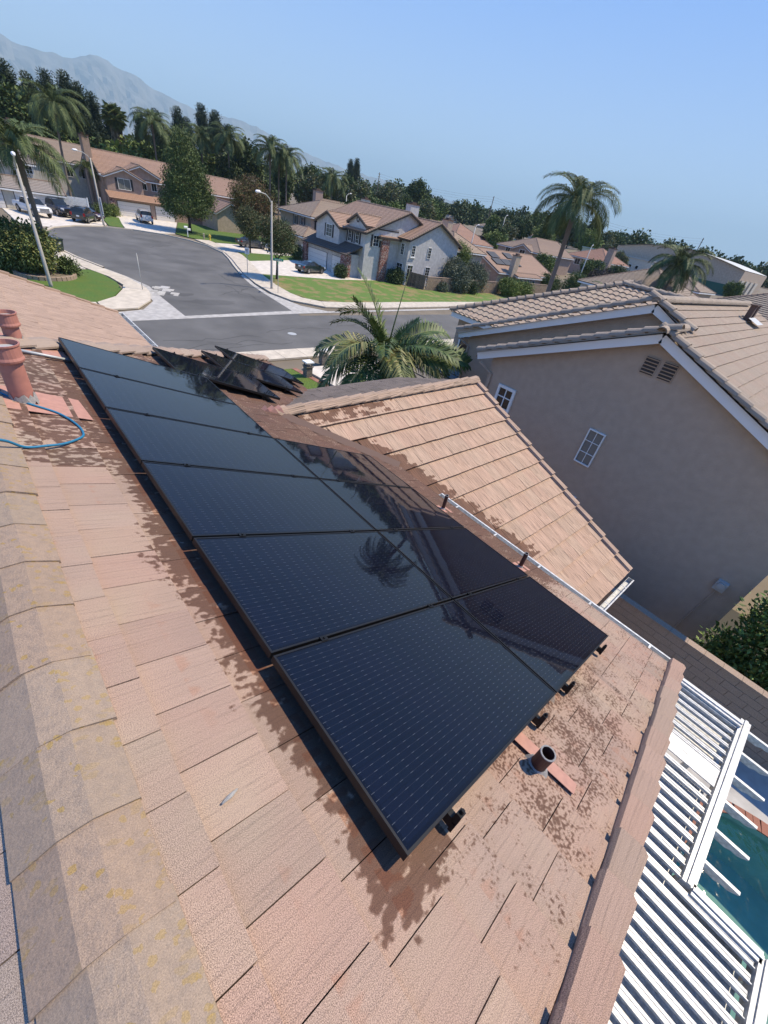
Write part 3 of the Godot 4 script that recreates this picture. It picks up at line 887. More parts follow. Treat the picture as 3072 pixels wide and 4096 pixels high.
# One wing of a house: walls up to the eave, a gable or hip roof over it. axis = direction of the ridge. ends: g gable, h hip, n none
func wing(H: Node, x0: float, x1: float, z0: float, z1: float, y0: float, eave: float, axis: String, slope: float, ends: String, wall: String, rc: Color, cc: Color, trim := "trim", ov := 0.4) -> float:
	var L0 := x0 if axis == "x" else z0
	var L1 := x1 if axis == "x" else z1
	var c0 := z0 if axis == "x" else x0
	var c1 := z1 if axis == "x" else x1
	var half := (c1 - c0) / 2.0
	var mid := (c0 + c1) / 2.0
	var P := func(l: float, c: float, y: float) -> Vector3: return v3(l, y, c) if axis == "x" else v3(c, y, l)
	var top := eave + half * slope
	var w := MB.new()
	w.box(v3((x0 + x1) / 2, (y0 + eave) / 2, (z0 + z1) / 2), v3(x1 - x0, eave - y0, z1 - z0))
	for e in 2:
		if ends[e] == "g":
			var l := (L0 if e == 0 else L1)
			var q := (l + 0.2) if e == 0 else (l - 0.2)
			var a: Vector3 = P.call(l, c0, eave)
			var b: Vector3 = P.call(l, c1, eave)
			var t: Vector3 = P.call(l, mid, top - 0.05)
			w.tri(a, b, t); w.tri(P.call(q, c0, eave), P.call(q, mid, top - 0.05), P.call(q, c1, eave))
	part("wall", w, mats[wall], H)
	var r := MB.new()
	var ye := eave - ov * slope
	var s0 := (L0 - ov) if ends[0] != "n" else L0
	var s1 := (L1 + ov) if ends[1] != "n" else L1
	var k0 := (L0 + half) if ends[0] == "h" else s0
	var k1 := (L1 - half) if ends[1] == "h" else s1
	if ends[0] == "h" and ends[1] == "h" and k0 > k1:
		k0 = (L0 + L1) / 2; k1 = k0
	var b := 0.06
	course_plane(r, P.call(s0, c1 + ov, ye + b), P.call(s1, c1 + ov, ye + b), P.call(k1, mid, top + b), P.call(k0, mid, top + b), rc)
	course_plane(r, P.call(s1, c0 - ov, ye + b), P.call(s0, c0 - ov, ye + b), P.call(k0, mid, top + b), P.call(k1, mid, top + b), rc)
	if ends[0] == "h": course_plane(r, P.call(s0, c0 - ov, ye + b), P.call(s0, c1 + ov, ye + b), P.call(k0, mid + 0.01, top + b), P.call(k0, mid - 0.01, top + b), rc)
	if ends[1] == "h": course_plane(r, P.call(s1, c1 + ov, ye + b), P.call(s1, c0 - ov, ye + b), P.call(k1, mid - 0.01, top + b), P.call(k1, mid + 0.01, top + b), rc)
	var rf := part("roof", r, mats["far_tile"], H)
	var cp := MB.new()
	if k1 - k0 > 0.3: cap_run(cp, P.call(k0, mid, top + b), P.call(k1, mid, top + b), cc)
	for e in 2:
		var s := s0 if e == 0 else s1
		var k := k0 if e == 0 else k1
		if ends[e] == "n": continue
		for c in [c0 - ov, c1 + ov]: cap_run(cp, P.call(s, c, ye + b), P.call(k, mid, top + b), cc, 0.11)
	part("ridge_cap", cp, mats["far_tile"], rf)
	var fb := MB.new()
	for c in [c0 - ov, c1 + ov]: fb.bar(P.call(s0, c, ye - 0.10), P.call(s1, c, ye - 0.10), 0.05, 0.16)
	for e in 2:
		var s := s0 if e == 0 else s1
		if ends[e] == "g":
			for c in [c0 - ov, c1 + ov]: fb.bar(P.call(s, c, ye - 0.10), P.call(s, mid, top - 0.10), 0.05, 0.2)
		elif ends[e] == "h": fb.bar(P.call(s, c0 - ov, ye - 0.10), P.call(s, c1 + ov, ye - 0.10), 0.05, 0.16)
	part("fascia", fb, mats[trim], H)
	return top
func chimney(H: Node, x: float, z: float, y0: float, y1: float, w: float, d: float, wall: String) -> void:
	var m := MB.new()
	m.box(v3(x, (y0 + y1) / 2, z), v3(w, y1 - y0, d))
	var c := part("chimney", m, mats[wall], H)
	var k := MB.new()
	k.box(v3(x, y1 + 0.06, z), v3(w + 0.16, 0.12, d + 0.16)); k.box(v3(x, y1 + 0.22, z), v3(w * 0.5, 0.24, d * 0.5))
	part("cowl", k, mats["rust_brown"], c)
func garage_door(H: Node, o: Vector3, face: String, w: float, h: float, m := "garage") -> void:
	var n: Vector3 = FACE[face]
	var B := Basis(Vector3.UP.cross(n), Vector3.UP, n)
	var f := MB.new()
	f.box(o + v3(0, h / 2, 0) + n * 0.01, v3(w + 0.16, h + 0.08, 0.02), B)
	var D := part("garage_door", f, mats["dark_trim"], H)
	for k in 4:
		var q := MB.new()
		q.box(o + v3(0, h * (k + 0.5) / 4, 0) + n * 0.03, v3(w, h / 4 - 0.02, 0.03), B)
		part("door_panel", q, mats[m], D)
func fbox(H: Node, called: String, c: Vector3, s: Vector3, m: String) -> MeshInstance3D:
	var q := MB.new()
	q.box(c, s)
	return part(called, q, mats[m], H)

# ---- the brown neighbour
func neighbour() -> void:
	var H := thing("stucco_house", "brown stucco neighbour with shaded blank gable wall and grey barrel tile roof", "house")
	var XX := v3(1, 0, 0)
	var k := 0.415
	# walls: front gable (x = 13), main gable set back (x = 14.8), hip wing to the street
	var w := MB.new()
	var F := Transform3D(Basis(ZZ, Vector3.UP, Vector3(-1, 0, 0)), v3(13.0, 0, 0))
	w.prism(PackedVector2Array([Vector2(-8.15, 0), Vector2(1.65, 0), Vector2(1.65, 5.35), Vector2(-3.37, 7.40), Vector2(-8.15, 5.45)]), F, -1.9)
	w.prism(PackedVector2Array([Vector2(-10.7, 0), Vector2(1.62, 0), Vector2(1.62, 5.36), Vector2(-4.44, 7.95), Vector2(-10.7, 5.4)]), F.translated(v3(1.8, 0, 0)), -10.0)
	w.box(v3(22.6, 2.7, -9.6), v3(10.6, 5.4, 7.6))
	part("wall", w, mats["stucco_brown"], H)
	# main south slope
	var s := atan(k)
	var US := v3(0, -sin(s), cos(s))
	var NS := v3(0, cos(s), sin(s))
	var M0 := v3(0, 8.07, -4.44)
	var u1 := 7.0
	var deck := MB.new()
	deck.quad(M0 + XX * 14.5 - NS * 0.02, M0 + US * u1 + XX * 12.62 - NS * 0.02, M0 + US * u1 + XX * 27 - NS * 0.02, M0 + XX * 26 - NS * 0.02)
	var south := part("south_roof", deck, mats["rust_brown"], H)
	var tone := func(_m: Vector3) -> Color: return [Color(1.0, 0.96, 0.91), Color(0.97, 0.94, 0.9), Color(0.99, 0.92, 0.87)][R.randi() % 3] * R.randf_range(0.93, 1.0)
	slope_tiles(south, "roll", M0, US, -XX, NS, 0, u1, 0.36, 0.30, 0.0, func(u): return [-27.0, -14.5 if u < 1.12 else -12.65], tone, 0.022, 0.10, 0.024, -30.0)
	# front gable: south and north slopes
	var G0 := v3(0, 7.626, -3.37)
	deck = MB.new()
	deck.quad(G0 + XX * 12.62, G0 + XX * 15.2, v3(15.2, 5.43, -8.66), v3(12.62, 5.43, -8.66)); deck.quad(v3(12.62, 5.25, -8.66), v3(15.2, 5.25, -8.66), v3(15.2, 5.33, -8.66), v3(12.62, 5.33, -8.66))
	deck.quad(v3(14.42, 8.05, -4.44), v3(24, 8.05, -4.44), v3(24, 5.25, -11.2), v3(14.42, 5.25, -11.2))
	part("north_roof", deck, mats["tile_roll"], H)
	# hip wing: west slope seen over the main gable
	var Wd := v3(-cos(s), -sin(s), 0)
	var Nw := v3(-sin(s), cos(s), 0)
	var C0 := v3(22.6, 7.85, 0)
	deck = MB.new()
	deck.quad(C0 + v3(0, 0, -8.7) - Nw * 0.02, C0 + Wd * 6.2 + v3(0, 0, -13.7) - Nw * 0.02, C0 + Wd * 6.2 + v3(0, 0, -4.6) - Nw * 0.02, C0 + v3(0, 0, -4.6) - Nw * 0.02)
	deck.quad(C0 + v3(0, 0, -8.7), v3(28.4, 5.4, -13.7), C0 + Wd * 6.2 + v3(0, 0, -13.7), C0 + v3(0, 0, -8.7))
	var ww := part("west_roof", deck, mats["tile_roll"], H)
	slope_tiles(ww, "roll", C0, Wd, ZZ, Nw, 0, 6.25, 0.36, 0.30, 0.0, func(u): return [-8.7 - u * 0.81, -4.6], tone, 0.05, 0.30, 0.028, -30.0)
	lay_tiles(300, func(_t): return false)
	# caps
	var bc := barrel(0.31, 0.11)
	var gt := [Color(0.9, 0.9, 0.88), Color(0.8, 0.8, 0.79), Color(0.95, 0.93, 0.9)]
	caps("rake_cap", H, mats["tile_roll"], v3(12.68, 5.48, -8.62), v3(12.68, 7.68, -3.37), XX, v3(0, cos(s), -sin(s)), bc, 0.40, gt, 0.045, 0.84)
	caps("rake_cap", H, mats["tile_roll"], v3(12.68, 5.43, 2.05), v3(12.68, 7.68, -3.37), XX, NS, bc, 0.40, gt, 0.045, 0.84)
	caps("rake_cap", H, mats["tile_roll"], v3(14.45, 5.42, -11.1), v3(14.45, 8.14, -4.44), XX, v3(0, cos(s), -sin(s)), bc, 0.40, gt, 0.045, 0.84)
	caps("rake_cap", H, mats["tile_roll"], v3(14.45, 7.63, -3.2), v3(14.45, 8.14, -4.44), XX, NS, bc, 0.40, gt, 0.045, 0.84)
	caps("ridge_cap", H, mats["tile_roll"], v3(26.5, 8.12, -4.44), v3(14.45, 8.12, -4.44), ZZ, Vector3.UP, bc, 0.38, gt, 0.045, 0.84)
	caps("ridge_cap", H, mats["tile_roll"], v3(14.1, 7.66, -3.37), v3(12.6, 7.66, -3.37), ZZ, Vector3.UP, bc, 0.34, gt, 0.045, 0.84)
	var e0 := C0 + Wd * 6.25 + v3(0, 0.06, -13.76)
	var e1 := v3(22.6, 7.92, -8.7)
	var dd := (e1 - e0).normalized()
	var sd := dd.cross(Vector3.UP).normalized()
	caps("hip_cap", H, mats["tile_roll"], e0, e1, sd, sd.cross(dd).normalized(), bc, 0.40, gt, 0.045, 0.84)
	caps("ridge_cap", H, mats["tile_roll"], e1, v3(22.6, 7.92, -4.7), XX, Vector3.UP, bc, 0.40, gt, 0.045, 0.84)
	# white barge boards and eaves
	var fb := MB.new()
	for q in [[v3(12.72, 5.30, -8.62), v3(12.72, 7.48, -3.37)], [v3(12.72, 7.48, -3.37), v3(12.72, 5.24, 2.0)], [v3(14.52, 5.22, -11.05), v3(14.52, 7.92, -4.44)], [v3(14.52, 7.92, -4.44), v3(14.52, 7.45, -3.2)]]: fb.bar(q[0], q[1], 0.06, 0.22)
	fb.bar(C0 + Wd * 6.2 + v3(0.02, -0.1, -13.6), C0 + Wd * 6.2 + v3(0.02, -0.1, -9.0), 0.06, 0.2)
	part("barge_board", fb, mats["trim"], H)
	# gable vents: two louvred openings
	for i in 2:
		var o := v3(12.985, 6.76, -3.38 + i * 0.47)
		var f := MB.new()
		f.box(o, v3(0.03, 0.46, 0.38))
		var V := part("gable_vent", f, mats["stucco_brown"], H)
		var b := MB.new()
		b.box(o - XX * 0.018, v3(0.006, 0.42, 0.34))
		part("opening", b, mats["dark_trim"], V)
		for j in 5:
			var q := MB.new()
			q.box(o + v3(-0.035, 0.18 - j * 0.086, 0), v3(0.05, 0.010, 0.34), Basis(ZZ, -0.6))
			part("louvre", q, mats["stucco_brown"], V)
	window(H, v3(13.0, 4.10, -7.20), "W", 0.72, 1.15, 2, 3, "", "glass", "mullion", 0.09)
	window(H, v3(13.0, 4.05, -3.76), "W", 0.52, 1.14, 2, 3, "", "curtain_glass", "mullion", 0.035)
	window(H, v3(13.0, 2.05, -3.75), "W", 0.75, 0.62, 2, 1, "", "glass", "mullion", 0.04)
	window(H, v3(17.25, 4.25, -12.4), "W", 1.2, 0.9, 2, 1, "", "glass", "mullion", 0.08)
	# downpipes
	for q in [[v3(12.74, 5.15, -8.5), v3(12.95, 4.85, -8.02), v3(12.95, 0.2, -8.02)], [v3(14.5, 5.15, -11.0), v3(14.75, 4.9, -10.6), v3(14.75, 0.2, -10.6)]]:
		var m := MB.new()
		m.tube(q, [0.045, 0.045, 0.045], 6)
		part("downpipe", m, mats["stucco_brown"], H)
	var mt := MB.new()
	mt.box(v3(12.93, 2.3, 1.1), v3(0.14, 0.30, 0.26)); mt.tube([v3(12.84, 2.35, 1.1), v3(12.78, 2.35, 1.1)], [0.09, 0.09], 10)
	part("meter_box", mt, mats["galv"], H)
	var cd := MB.new()
	cd.tube([v3(12.96, 2.1, 1.1), v3(12.96, 0.3, 1.0)], [0.02, 0.02], 6)
	part("conduit", cd, mats["stucco_brown"], H)
	# chimney stubs on the south slope
	for q in [[22.6, -3.55], [23.2, -3.55]]:
		var m := MB.new()
		m.box(v3(q[0], 7.98, q[1]), v3(0.2, 0.6, 0.2)); m.box(v3(q[0], 8.29, q[1]), v3(0.26, 0.04, 0.26))
		var o := part("flue_box", m, mats["rust_brown"], H)
		var f := MB.new()
		f.quad(v3(q[0] - 0.3, 7.70, q[1] + 0.5), v3(q[0] + 0.3, 7.70, q[1] + 0.5), v3(q[0] + 0.3, 7.86, q[1] + 0.1), v3(q[0] - 0.3, 7.86, q[1] + 0.1))
		part("flashing", f, mats["alu"], o)
	# porch roof by the street corner
	fbox(H, "porch_wall", v3(16.0, 1.4, -12.9), v3(2.4, 2.8, 2.6), "stucco_brown")
	var pr := MB.new()
	course_plane(pr, v3(14.3, 2.75, -11.2), v3(14.3, 2.75, -14.6), v3(17.0, 3.7, -14.6), v3(17.0, 3.7, -11.2), Color(0.24, 0.22, 0.21))
	part("porch_roof", pr, mats["far_tile"], H)

# ---- side yard: block wall, shrub, patio cover, pool
func side_yard() -> void:
	var W := thing("block_wall", "tan block garden wall with pale cap between the two houses", "wall", v3(10.5, 0, 0))
	var core := MB.new()
	core.box(v3(0.02, 0.88, 1.9), v3(0.13, 1.76, 8.6))
	part("mortar", core, mats["mortar"], W)
	var bl := MB.new()
	bl.box(Vector3.ZERO, v3(0.17, 0.19, 0.392))
	var bm := bl.mesh()
	var bh := MB.new()
	bh.box(Vector3.ZERO, v3(0.17, 0.19, 0.192))
	for r in 9:
		for j in 21:
			var z := -2.2 + j * 0.40 + (0.2 if r % 2 else 0.0)
			var o := part("block", bm, mats["block"], W)
			o.position = v3(0.0 + jit(0.004), 0.1 + r * 0.2, z)
	for j in 21:
		var c := MB.new()
		c.col = Color.WHITE * R.randf_range(0.9, 1.0)
		c.box(v3(0, 1.83, -2.2 + j * 0.4), v3(0.21, 0.06, 0.395))
		part("cap", c, mats["block"], W)
	# patio cover: white pans running out from the house, beams, rafter tails, posts
	var P := thing("patio_cover", "white aluminium patio cover of ribbed pans with open rafter tails", "patio cover")
	var y := 2.60
	var x := 0.9
	while x < 7.95:
		var z1 := 2.30 if x > 4.62 else 3.20
		var pan := MB.new()
		if x > 6.35 and x < 6.72:
			pan.box(v3(x + 0.095, y + 0.03, (0.35 + z1) / 2), v3(0.185, 0.02, z1 - 0.35))
		else:
			pan.box(v3(x + 0.066, y, (0.35 + z1) / 2), v3(0.112, 0.012, z1 - 0.35))
			pan.box(v3(x + 0.16, y - 0.212, (0.35 + z1) / 2), v3(0.060, 0.010, z1 - 0.35))
			pan.box(v3(x + 0.01, y + 0.022, (0.35 + z1) / 2), v3(0.012, 0.056, z1 - 0.35))
			pan.box(v3(x + 0.04, y + 0.010, (0.35 + z1) / 2), v3(0.006, 0.008, z1 - 0.35))
			pan.box(v3(x + 0.085, y + 0.010, (0.35 + z1) / 2), v3(0.006, 0.008, z1 - 0.35))
			pan.box(v3(x + 0.1, y - 0.212, (0.35 + z1) / 2), v3(0.1885, 0.010, z1 - 0.35))
		part("pan", pan, mats["alu"], P)
		x += 0.19
	for q in [[v3(4.7, 2.55, 2.40), v3(8.25, 2.55, 2.40)], [v3(0.9, 2.55, 3.30), v3(4.72, 2.55, 3.30)], [v3(4.70, 2.55, 2.45), v3(4.70, 2.55, 3.25)], [v3(8.05, 2.6, 0.3), v3(8.05, 2.6, 2.34)]]:
		var b := MB.new()
		b.bar(q[0], q[1], 0.16, 0.20)
		b.bar(q[0] + v3(0, 0.115, 0), q[1] + v3(0, 0.115, 0), 0.05, 0.02)
		part("beam", b, mats["alu"], P)
	var sc := PackedVector2Array([Vector2(0, -0.09), Vector2(0.22, -0.09), Vector2(0.28, -0.05), Vector2(0.36, -0.05), Vector2(0.45, 0.03), Vector2(0.45, 0.06), Vector2(0, 0.06)])
	for k in 7:
		var rx := 8.12 - k * 0.575
		if rx < 4.8: break
		var t := MB.new()
		t.prism(sc, Transform3D(Basis(ZZ, Vector3.UP, v3(-1, 0, 0)), v3(rx, 2.55, 2.48)), 0.05)
		part("rafter_tail", t, mats["alu"], P)
	for q in [[8.15, 2.40], [4.85, 2.40], [4.5, 3.30], [1.2, 3.30]]: fbox(P, "post", v3(q[0], 1.22, q[1]), v3(0.10, 2.44, 0.10), "alu")
	# pool: basin, water, brick coping
	var outline := PackedVector2Array()
	for q in [[5.0, 2.9], [6.7, 3.05], [8.3, 3.35], [8.75, 3.9], [8.9, 5.2], [8.3, 7.2], [6.0, 8.0], [3.0, 7.6], [2.4, 5.0], [3.2, 3.5]]: outline.push_back(Vector2(q[0], q[1]))
	var sm := PackedVector2Array()
	var n := outline.size()
	for k in n:
		for s in 4: sm.push_back(outline[k].cubic_interpolate(outline[(k + 1) % n], outline[(k + n - 1) % n], outline[(k + 2) % n], s / 4.0))
	var flat := Transform3D(Basis(v3(1, 0, 0), v3(0, 0, 1), v3(0, -1, 0)), Vector3.ZERO)
	var deck := MB.new()
	var ring := Geometry2D.offset_polygon(sm, 0.30)[0]
	var yard := PackedVector2Array([Vector2(-6, 0.35), Vector2(10.4, 0.35), Vector2(10.4, 14), Vector2(-6, 14)])
	var sides := Geometry2D.clip_polygons(PackedVector2Array([Vector2(-6, 0.35), Vector2(5.6, 0.35), Vector2(5.6, 14), Vector2(-6, 14)]), ring) + Geometry2D.clip_polygons(PackedVector2Array([Vector2(5.6, 0.35), Vector2(10.42, 0.35), Vector2(10.42, 14), Vector2(5.6, 14)]), ring)
	for p in sides: deck.prism(p, flat.translated(v3(0, 0.1, 0)), 0.1)
	setting("pool_deck", deck, mats["gutter_concrete"])
	var basin := MB.new()
	for k in sm.size():
		var a := sm[k]
		var b := sm[(k + 1) % sm.size()]
		basin.quad(v3(a.x, 0.1, a.y), v3(b.x, 0.1, b.y), v3(b.x, -1.5, b.y), v3(a.x, -1.5, a.y))
	basin.prism(sm, flat.translated(v3(0, -1.45, 0)), 0.05)
	var pool := thing("swimming_pool", "kidney shaped swimming pool with teal plaster and brick coping beyond the patio cover", "pool")
	part("basin", basin, mats["plaster_teal"], pool)
	var wm := StandardMaterial3D.new()
	wm.albedo_color = Color(0.08, 0.30, 0.24, 0.15)
	wm.transparency = BaseMaterial3D.TRANSPARENCY_ALPHA
	wm.roughness = 0.03
	wm.heightmap_enabled = true; wm.heightmap_texture = gray("ripple", 131, 0.02, 0.0, 1.0, 256, 256, 3); wm.heightmap_scale = 1.0
	wm.uv1_triplanar = true; wm.uv1_world_triplanar = true; wm.uv1_scale = Vector3.ONE * 0.5
	var wt := MB.new()
	var id := Geometry2D.triangulate_polygon(sm)
	for k in range(0, id.size(), 3): wt.tri(v3(sm[id[k]].x, -0.05, sm[id[k]].y), v3(sm[id[k + 1]].x, -0.05, sm[id[k + 1]].y), v3(sm[id[k + 2]].x, -0.05, sm[id[k + 2]].y))
	part("water", wt, wm, pool)
	for k in sm.size():
		var a := sm[k]
		var b := sm[(k + 1) % sm.size()]
		var cnt := maxi(1, int(a.distance_to(b) / 0.11))
		for j in cnt:
			var p := a.lerp(b, (j + 0.5) / cnt)
			var d := (b - a).normalized()
			var o := Vector2(d.y, -d.x)
			if not Geometry2D.is_point_in_polygon(p + o * 0.15, ring) or Geometry2D.is_point_in_polygon(p + o * 0.15, sm): o = -o
			var q := p + o * 0.15
			if q.x < 4.6 or q.y > 6.0: continue
			var m := MB.new()
			m.col = Color(1, 1, 1) * R.randf_range(0.75, 1.15)
			m.box(v3(q.x, 0.085, q.y), v3(a.distance_to(b) / cnt - 0.008, 0.06, 0.28), Basis(Vector3.UP, -d.angle()))
			part("coping_brick", m, mats["coping"], pool)
	# neighbour's white patio roof at the far right
	var N := thing("patio_roof", "white ribbed patio roof behind the shrub, against the brown house", "patio cover")
	for k in 18:
		var m := MB.new()
		m.box(v3(14.0 + k * 0.19, 2.75, 4.5), v3(0.12, 0.05, 5.2)); m.box(v3(14.1 + k * 0.19, 2.73, 4.5), v3(0.07, 0.03, 5.2))
		part("pan", m, mats["alu"], N)
	fbox(N, "post", v3(14.1, 1.36, 6.9), v3(0.1, 2.72, 0.1), "alu")
	# glossy shrub over the wall
	var S := thing("leafy_shrub", "tall glossy leaved shrub leaning over the block wall", "shrub", v3(12.1, 0, 2.8))
	crown(S, "foliage", [[v3(0, 1.5, 0.2), v3(0.95, 1.2, 1.1)], [v3(-0.5, 1.2, 0.6), v3(0.7, 0.8, 0.9)], [v3(0.2, 2.5, -0.35), v3(0.6, 0.55, 0.6)], [v3(-0.1, 0.9, -0.6), v3(0.6, 0.7, 0.6)]], 520, 0.30, 0.42, big_leaf, "gloss_leaf", [Color(0.075, 0.13, 0.022), Color(0.05, 0.095, 0.018), Color(0.12, 0.17, 0.035)], 0.35)
	var st := MB.new()
	for k in 5: st.tube([v3(jit(0.1), 0, jit(0.1)), v3(jit(0.6), 1.6, jit(0.6))], [0.035, 0.012], 6)
	part("stem", st, mats["bark"], S)

# ---- the houses round the street
func houses() -> void:
	var terra := Color(0.40, 0.26, 0.19)
	var tan := Color(0.36, 0.275, 0.205)
	var cap := Color(0.28, 0.20, 0.15)
	# grey house on the corner
	var H := thing("corner_house", "light grey two-storey corner house with mottled brick entry columns and terracotta roof", "house")
	wing(H, 41.2, 55.5, -62.0, -50.6, 0, 5.7, "z", 0.40, "gg", "stucco_grey", Color(0.41, 0.275, 0.20), cap, "dark_trim")
	wing(H, 47.3, 57.8, -55.0, -48.4, 0, 5.75, "z", 0.44, "ng", "stucco_grey", Color(0.41, 0.265, 0.19), cap, "dark_trim")
	wing(H, 40.0, 46.0, -60.6, -55.0, 0, 5.55, "x", 0.46, "gn", "stucco_grey", Color(0.41, 0.27, 0.195), cap, "dark_trim", 0.3)
	# small gable dormer over the middle
	wing(H, 41.3, 47.0, -54.6, -50.9, 5.6, 6.4, "x", 0.50, "gn", "stucco_grey", Color(0.41, 0.27, 0.195), cap, "dark_trim", 0.3)
	var vt := MB.new()
	vt.lathe(PackedVector2Array([Vector2(0.20, -0.03), Vector2(0.32, 0.0), Vector2(0.20, 0.03)]), Vector3.ZERO, 16)
	var vo := part("gable_vent", vt, mats["dark_trim"], H)
	vo.transform = Transform3D(Basis(ZZ, PI / 2), v3(41.25, 6.75, -52.75))
	fbox(H, "garage_block", v3(41.0, 1.4, -56.7), v3(3.8, 2.8, 10.2), "stucco_grey")
	var gr := MB.new()
	course_plane(gr, v3(38.5, 2.75, -51.0), v3(38.5, 2.75, -62.3), v3(41.3, 3.95, -62.3), v3(41.3, 3.95, -51.0), Color(0.13, 0.10, 0.085))
	part("garage_roof", gr, mats["far_tile"], H)
	garage_door(H, v3(39.08, 0, -58.6), "W", 4.8, 2.15)
	garage_door(H, v3(39.08, 0, -53.6), "W", 2.5, 2.15)
	for q in [[39.1, -51.75, 1.1, 1.0, 2.72], [39.1, -61.6, 0.9, 0.9, 2.72], [44.0, -52.9, 1.0, 0.9, 5.35], [44.6, -50.7, 1.3, 1.0, 5.35]]: fbox(H, "brick_column", v3(q[0], q[4] / 2, q[1]), v3(q[2], q[4], q[3]), "far_brick")
	wing(H, 43.6, 50.0, -53.3, -50.35, 4.9, 5.4, "x", 0.25, "hn", "stucco_grey", Color(0.41, 0.27, 0.195), cap, "dark_trim", 0.3)
	fbox(H, "front_door", v3(45.15, 1.05, -51.8), v3(0.08, 2.1, 1.0), "lamp_red")
	window(H, v3(40.0, 4.75, -57.4), "W", 1.5, 1.45, 2, 3, "s", "curtain_glass")
	for z in [-54.1, -52.4]: window(H, v3(41.2, 4.75, z), "W", 0.8, 1.35, 2, 3, "s")
	window(H, v3(43.0, 4.8, -50.6), "S", 1.1, 1.3, 2, 3, "s")
	window(H, v3(45.15, 3.6, -51.8), "W", 0.6, 1.3, 1, 3)
	for q in [[48.25, 4.35, 0.75, 1.4, "l"], [51.6, 4.35, 0.75, 1.4, ""], [48.15, 1.7, 1.15, 1.9, ""], [51.9, 1.85, 1.0, 1.5, ""]]: window(H, v3(q[0], q[1], -48.4), "S", q[2], q[3], 2, 4, q[4])
	for q in [[47.3, 4.35, -49.6, 0.7, 1.4], [47.3, 1.7, -49.7, 1.3, 1.9], [47.3, 2.1, -53.0, 0.7, 0.8]]: window(H, v3(q[0], q[1], q[2]), "W", q[3], q[4], 2, 4)
	for i in 2: fbox(H, "attic_vent", v3(52.35 + i * 0.4, 7.2, -48.38), v3(0.3, 0.45, 0.05), "galv")
	chimney(H, 56.0, -58.0, 6.0, 9.6, 1.9, 1.1, "stucco_grey")
	# tan house behind it
	H = thing("tan_house", "tan two-storey house with hipped tile roof behind the round street tree", "house")
	wing(H, 44.8, 58.0, -79.5, -69.6, 0, 5.45, "x", 0.42, "hg", "stucco_tan", tan, cap)
	wing(H, 41.4, 46.0, -73.5, -66.2, 0, 2.9, "z", 0.42, "hh", "stucco_tan", tan, cap)
	wing(H, 47.0, 53.0, -71.5, -68.4, 3.0, 5.4, "z", 0.42, "nh", "stucco_tan", tan, cap)
	for z in [-72.2, -74.4]: window(H, v3(44.8, 4.3, z), "W", 1.0, 1.3, 2, 1, "s")
	window(H, v3(46.4, 4.3, -69.58), "S", 1.2, 1.3, 2, 1, "s")
	chimney(H, 60.0, -75.0, 3.0, 9.0, 1.5, 1.0, "stucco_cream")
	chimney(H, 54.0, -82.0, 3.0, 8.8, 1.6, 1.0, "stucco_pink")
	# pink gabled house at the head of the cul-de-sac
	H = thing("gabled_house", "pink two-storey house with stepped gables and wide garage at the head of the cul-de-sac", "house")
	wing(H, 20.9, 34.0, -106.0, -94.6, 0, 5.4, "x", 0.46, "gg", "stucco_pink", terra, cap)
	wing(H, 21.2, 26.6, -99.0, -93.5, 0, 5.2, "z", 0.42, "ng", "stucco_pink", terra, cap)
	wing(H, 24.0, 29.4, -99.0, -94.3, 5.0, 6.0, "z", 0.42, "ng", "stucco_pink", terra, cap)
	fbox(H, "garage_block", v3(26.2, 1.25, -92.9), v3(10.4, 2.5, 1.6), "stucco_pink")
	var lr := MB.new()
	course_plane(lr, v3(20.8, 2.4, -91.6), v3(32.0, 2.4, -91.6), v3(32.0, 3.2, -93.6), v3(20.8, 3.2, -93.6), Color(0.46, 0.28, 0.19))
	part("garage_roof", lr, mats["far_tile"], H)
	garage_door(H, v3(24.4, 0, -92.08), "S", 4.9, 2.05)
	garage_door(H, v3(29.2, 0, -92.08), "S", 3.0, 2.05)
	fbox(H, "brick_column", v3(21.2, 1.2, -92.0), v3(0.7, 2.4, 0.5), "far_brick")
	window(H, v3(23.8, 4.3, -93.5), "S", 1.9, 1.5, 2, 1, "s", "curtain_glass")
	for x in [27.1, 28.7]: window(H, v3(x, 4.5, -94.55), "S", 0.9, 1.2, 2, 1)
	chimney(H, 20.3, -98.5, 0, 9.6, 1.0, 1.8, "stucco_pink")
	# grey-white house at the left of the bulb
	H = thing("garage_house", "off-white house with low grey tile garage roof behind the parked trucks", "house")
	wing(H, -4.0, 11.0, -96.0, -87.0, 0, 5.3, "x", 0.42, "gg", "stucco_cream", Color(0.30, 0.26, 0.225), cap)
	wing(H, 3.0, 13.2, -89.0, -84.2, 0, 2.45, "x", 0.42, "gg", "stucco_cream", Color(0.33, 0.285, 0.25), cap)
	garage_door(H, v3(10.2, 0, -84.15), "S", 4.8, 2.1)
	garage_door(H, v3(5.2, 0, -84.15), "S", 2.6, 2.1)
	for x in [6.4, 9.6, 10.5]: window(H, v3(x, 4.5, -86.95), "S", 0.8, 0.9, 2, 2)
	window(H, v3(2.6, 4.6, -86.95), "S", 1.2, 1.2, 2, 2)
	# cream house further back
	H = thing("cream_house", "cream house with small dark windows between the palms behind the trucks", "house")
	wing(H, 12.5, 23.0, -118.0, -106.0, 0, 5.6, "x", 0.40, "gg", "stucco_cream", tan, cap)
	for x in [16.0, 18.6, 20.8]: window(H, v3(x, 4.2, -105.95), "S", 1.0, 1.4, 2, 1)
	chimney(H, 12.0, -107.0, 0, 9.4, 1.0, 1.4, "stucco_tan")
	H = thing("pink_wall_house", "pink walled house half hidden behind the dark street tree", "house")
	wing(H, 38.0, 50.0, -104.0, -93.0, 0, 5.2, "x", 0.42, "gg", "stucco_pink", terra, cap)
